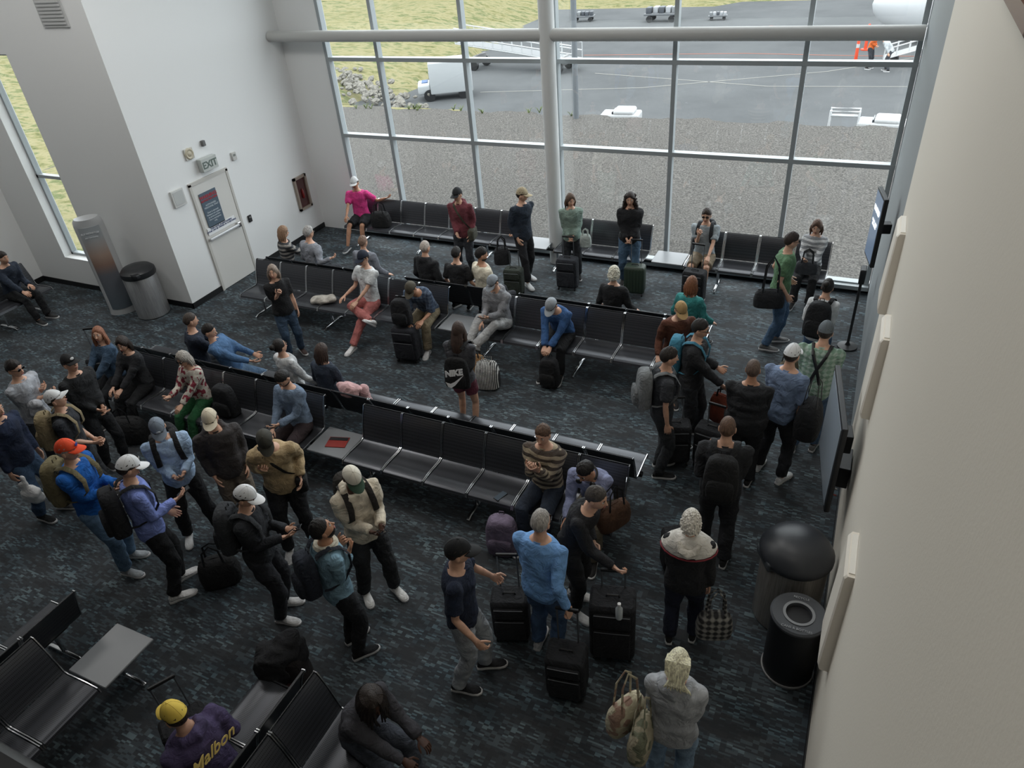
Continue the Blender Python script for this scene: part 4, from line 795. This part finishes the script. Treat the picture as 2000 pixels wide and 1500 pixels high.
for i in range(150):
    t=R.random(); x=-24.5+t*8; y=max(25.2,30.6-t*5.2+R.gauss(0,.7))
    o=ob('boulder',RMs[i%3]); o.matrix_world=Matrix.Translation((x,y,-1.12+.5*(1-t)+R.uniform(-.08,.08)))@Matrix.Rotation(R.uniform(0,6),4,'Z')@Matrix.Rotation(R.uniform(0,1),4,'X'); tl(o,'grey boulder in rock bank by the grass','rock','boulders in the rock bank')
wl=mat('#72726d',.8); rl=mat('#8a4a34',.8)
for pts,mm,lb in(([(-14,38),(-6,38.6),(-1,38.2),(6,38)],rl,'thin orange apron marking line'),([(-16,30),(-9,31.5),(-2,35),(6,42)],wl,'thin faded white apron line'),([(-12,34),(-4,32.2),(6,33)],wl,'thin faded white taxi line'),([(-6,46),(0,44),(8,44)],rl,'orange guide line by the aircraft')):
    tl(Geo().tube([(a,b,-1.313) for a,b in pts],(.04,.004),6,side=(0,1,0)).obj('pavement_line',mm),lb,'line')
tw=mat('#979b9d',.5); 
q=top('service_truck','small boxy white service truck','truck',mx=Matrix.Translation((-17.1,29.1,-1.32))@Matrix.Rotation(math.radians(-60),4,'Z')@Matrix.Scale(.68,4))
Geo().rbox((0,.25,1.35),(1.95,2.7,1.85),.06).obj('box_body',tw,q); Geo().rbox((0,-1.5,.72),(1.7,.8,.55),.1).obj('hood',tw,q); Geo().rbox((0,-1.11,1.5),(1.4,.04,.35),.02).obj('windscreen',mat('#7c8286',.3),q); Geo().rbox((-.3,-1.45,1.01),(.8,.4,.05),.02).obj('tarp',mat('#2e5280'),q)
for a in(-1,1):
    for b in(-1.2,1.0): Geo().cyl((a*.8-.12,b,.36),(a*.8+.12,b,.36),.36).obj('wheel',black,q)
q=top('boarding_ramp','long white wheeled passenger boarding ramp','ramp',(-16.2,34.6,-1.32),-5); g=Geo(); L=6.5
for s in(-.5,.5):
    for zz in(0,.35,.7): g.tube([(-L/2,s,1.5+zz-.3),(L/2,s,.5+zz)],.03,6)
    for i in range(13): x=-L/2+L*i/12; z0=1.2-(i/12)*.7; g.tube([(x,s,z0),(x,s,z0+.7)],.02,5)
g.obj('railing',mat('#a4a7a8'),q); bx(Geo(),-L/2,L/2,-.5,.5,-.04,.04).obj('deck',mat('#6d7072'),q,smooth=False,mx=Matrix.Translation((0,0,.85))@Matrix.Rotation(.11,4,'Y'))
for x in(-2.2,2.5):
    for s in(-.6,.6): Geo().cyl((x,s-.08,.25),(x,s+.08,.25),.25).obj('wheel',black,q)
    Geo().rbox((x,0,.45),(.15,1.1,.4),.02).obj('chassis',mat('#777'),q)
q=top('boarding_ramp','white passenger stairs ramp near the aircraft','ramp',mx=Matrix.Translation((1.4,36.6,-1.32))@Matrix.Scale(.85,4)); g=Geo()
for s in(-.5,.5):
    for zz in(0,.45,.9): g.tube([(-1.6,s,.3+zz),(1.6,s,1.3+zz)],.035,6)
    for i in range(7): x=-1.6+3.2*i/6; g.tube([(x,s,.3+i/6),(x,s,1.2+i/6)],.03,5)
g.obj('railing',mat('#b4b6b7'),q); bx(Geo(),-1.7,1.7,-.5,.5,-.03,.03).obj('deck',mat('#8a8c8d'),q,smooth=False,mx=Matrix.Translation((0,0,.8))@Matrix.Rotation(-.3,4,'Y'))
for x in(-1.1,1.1): Geo().cyl((x,-.6,.2),(x,.6,.2),.2).obj('wheel',black,q)
q=top('aircraft','white regional aircraft nose and fuselage','airplane',(-.9,41.8,.25)); prof=[(.01,0),(.35,.1),(.75,.45),(1.1,1.1),(1.35,2.0),(1.45,3.2),(1.45,14)]
Geo().lathe(prof,n=36).obj('fuselage',mat('#a8abad',.3),q,mx=Matrix.Rotation(math.pi/2,4,'Y'))
Geo().rbox((1.35,-.75,.75),(.5,.5,.35),.1).obj('cockpit_window',mat('#14181c',.1),q); Geo().tube([(2.2,0,-1.5),(2.2,0,-.9)],.07).obj('nose_gear',alu,q); Geo().cyl((2.2,-.15,-1.31),(2.2,.15,-1.31),.26).obj('wheel',black,q)
def cart(label,x,y,yaw):
    q=top('baggage_cart',label,'cart',mx=Matrix.Translation((x,y,-1.32))@Matrix.Rotation(math.radians(yaw),4,'Z')@Matrix.Diagonal((.72,.72,.56,1))); Geo().rbox((0,0,.75),(1.9,1.1,.7),.1).obj('body',mat('#9ea0a1'),q); Geo().rbox((.2,0,1.2),(1.0,1.0,.3),.12).obj('canopy',mat('#a8aaab'),q); Geo().rbox((-.35,0,1.15),(.06,.8,.2),.02).obj('windscreen',mat('#2c3238',.1),q)
    for a in(-.6,.6):
        for b in(-.5,.5): Geo().cyl((a,b-.07,.22),(a,b+.07,.22),.22,n=14).obj('wheel',black,q)
cart('white ground service tug partly hidden by gravel edge',-8.0,25.35,5); cart('white covered baggage tug',.35,25.5,-3)
q=top('pipe_rack','white tubular rack on the tarmac','rack',(-.75,25.5,-1.32)); g=Geo()
for s in(-.2,.2): g.tube([(-.42,s,0),(-.42,s,.9),(.42,s,.9),(.42,s,0)],.035,6)
for xx in(-.42,.42): g.tube([(xx,-.2,.82),(xx,.2,.82)],.03,6)
g.tube([(-.42,0,.72),(.42,0,.72)],.05,6)
g.obj('frame',mat('#b0b2b3'),q)
for x,y,yw,k in((-17.8,48.3,10,.6),(-12.6,48,0,.85),(-9.3,48.2,10,.45)): 
    q=top('luggage_trailer','low trailer with stacked equipment','trailer',mx=Matrix.Translation((x,y,-1.32))@Matrix.Rotation(math.radians(yw),4,'Z')@Matrix.Scale(k,4)); Geo().rbox((0,0,.5),(2.4,1.2,.12),.03).obj('bed',mat('#55585b'),q)
    for j in range(5): Geo().rbox((-.9+j*.45,R.uniform(-.2,.2),.75),(.36,.7,.4),.05).obj('cargo',mat(R.choice(['#3c4046','#8c8f92','#2b2e33','#6b6e70'])),q)
    for a in(-.8,.8):
        for b in(-.55,.55): Geo().cyl((a,b-.06,.22),(a,b+.06,.22),.22,n=12).obj('wheel',black,q)
for x,y in((-1.05,36.8),(-.8,39.5)):
    q=top('traffic_delineator','tall orange and white traffic delineator post','traffic cone',(x,y,-1.32)); Geo().lathe([(.2,0),(.2,.05),(.07,.06),(.06,1.05),(.03,1.1)],n=16).obj('post',mat('#b83c18'),q); Geo().lathe([(.067,.6),(.067,.75)],n=16).obj('reflective_band',mat('#aaa'),q)
person('ramp worker in orange high-visibility vest',-.5,35.6,-20,1.6,top_='#c05a20',bot='#2a2d33',hl='front',hr='front',lean=22,z=-1.32); person('ramp worker in pale shirt bending over',.25,35.2,170,1.5,top_='#9a9ea0',bot='#33363b',lean=45,z=-1.32)
q=top('light_pole','tall slim grey apron light pole','pole',(-8.75,22.9,-.33)); Geo().cyl((0,0,0),(0,0,12),.09,n=14).obj('mast',mat('#5d6266'),q); Geo().rbox((0,0,12.1),(.8,.3,.15),.03).obj('lamp_head',mat('#888'),q)
for i in range(14):
    x=R.choice([R.uniform(-16,-9),R.uniform(-19,-14)]); q=top('weed_tuft','small green weed tuft at gravel edge','plant',(x,23.3+R.uniform(-.3,.2),-.32),group='weed tufts along the gravel edge'); g=Geo()
    for k in range(10):
        a=R.uniform(0,6.28);l=R.uniform(.08,.22); g.tube([(0,0,0),(math.cos(a)*l*.4,math.sin(a)*l*.4,l*.8),(math.cos(a)*l*.8,math.sin(a)*l*.8,l)],[.012,.01,.002],4)
    g.obj('leaves',mat('#4f5c2c'),q)
# ---------------- bake
bpy.context.view_layer.update(); dg=bpy.context.evaluated_depsgraph_get()
RB=np.random.RandomState(3); KS=[(RB.normal(size=3),RB.uniform(0,6)) for _ in range(9)]
for oi,(o,amp,extra,mats) in enumerate(REM):
    me=bpy.data.meshes.new_from_object(o.evaluated_get(dg),depsgraph=dg)
    nv=len(me.vertices); co=np.empty(nv*3); me.vertices.foreach_get('co',co); co=co.reshape(-1,3)
    if amp and nv:
        no=np.empty(nv*3); me.vertices.foreach_get('normal',no); no=no.reshape(-1,3); ph=oi*.37
        wv=co+.04*np.sin(co[:,[1,2,0]]*17+ph); d=np.zeros(nv)
        for i,(k,f) in enumerate(KS):
            fr=(18,30,46)[i%3]; kk=k/np.linalg.norm(k)*fr; kk[2]*=1.5; d+=np.sin(wv@kk+f+ph)/(1+.6*(i%3))
        d=np.where(d<0,d*.5,d)
        co=co+no*(amp*d/1.9)[:,None]; me.vertices.foreach_set('co',co.ravel())
    if extra is not None:
        F=[tuple(p.vertices) for p in me.polygons]; g=Geo(); g.add(co,F,0); g.add(np.concatenate(extra.V),extra.F,extra.M); nm=g.mesh('body',mats,True); bpy.data.meshes.remove(me); me=nm
    else:
        me.materials.clear(); 
        for m in mats: me.materials.append(m)
        me.polygons.foreach_set('material_index',[0]*len(me.polygons)); me.polygons.foreach_set('use_smooth',[True]*len(me.polygons))
    o.modifiers.clear(); o.data=me
for o,m in DEF:
    me=bpy.data.meshes.new_from_object(o.evaluated_get(dg),depsgraph=dg); me.materials.clear(); me.materials.append(m)
    ob('lettering',me,o.parent,o.matrix_local.copy())
for o,m in DEF: bpy.data.objects.remove(o)
# ---------------- light & camera
w=bpy.data.worlds.new('sky'); SC.world=w; w.use_nodes=True; nt=w.node_tree; bg=nt.nodes['Background']
tc=N(nt,'ShaderNodeTexCoord'); sp=N(nt,'ShaderNodeSeparateXYZ'); nt.links.new(tc.outputs['Generated'],sp.inputs[0])
nt.links.new(ramp(nt,sp.outputs[2],[(.0,(.82,.86,.9)),(.3,(.92,.96,1.0)),(1,(1,1,1))]),bg.inputs[0]); bg.inputs[1].default_value=3.6
def area(name,loc,rot,sx,sy,e,col=(1,1,1),portal=False):
    l=bpy.data.lights.new(name,'AREA'); l.shape='RECTANGLE'; l.size=sx; l.size_y=sy; l.energy=e; l.color=col; o=bpy.data.objects.new(name,l); COL.objects.link(o); o.location=loc; o.rotation_euler=rot
    if portal:
        try: l.cycles.is_portal=True
        except Exception: bpy.data.objects.remove(o)
area('window_portal',(-4.7,YW+.15,3.85),(-math.pi/2,0,0),10.4,7.5,1,portal=True)
area('side_window_portal',(-13.7,YA+.29,2.55),(-math.pi/2,0,0),1,3.8,1,portal=True)
for x,y,e in((-9.5,2.5,16),(-4.5,2.5,16),(-4.5,7.5,75),(-9,6.5,90),(-1.2,5.5,30),(-13,5,60)): area('ceiling_fill',(x,y,ZC-.05),(0,0,0),1.6,1.6,e,(1,.98,.95))  # unseen area lights under the ceiling, added as fill to brighten the hall
area('ceiling_fill',(-1.0,1.0,ZC-.05),(0,0,0),1.0,1.0,20,(1,.95,.88))  # smaller warm fill light added above the near end, no fixture modelled
cd=bpy.data.cameras.new('camera'); cd.sensor_width=36; cd.lens=1410/2000*36; cd.clip_start=.05; cd.clip_end=500
cam=bpy.data.objects.new('camera',cd); COL.objects.link(cam)
X=Vector((0.9058,-0.1801,0.3836)).normalized();Y=Vector((0.4169,0.5412,-0.7302)); Y=(Y-X*Y.dot(X)).normalized(); Z=X.cross(Y)
cam.matrix_world=Matrix(((X.x,X.y,X.z,0),(Y.x,Y.y,Y.z,0),(Z.x,Z.y,Z.z,6.1),(0,0,0,1))); SC.camera=cam
SC.view_settings.view_transform='Standard'; SC.view_settings.look='None'; SC.view_settings.exposure=0.38
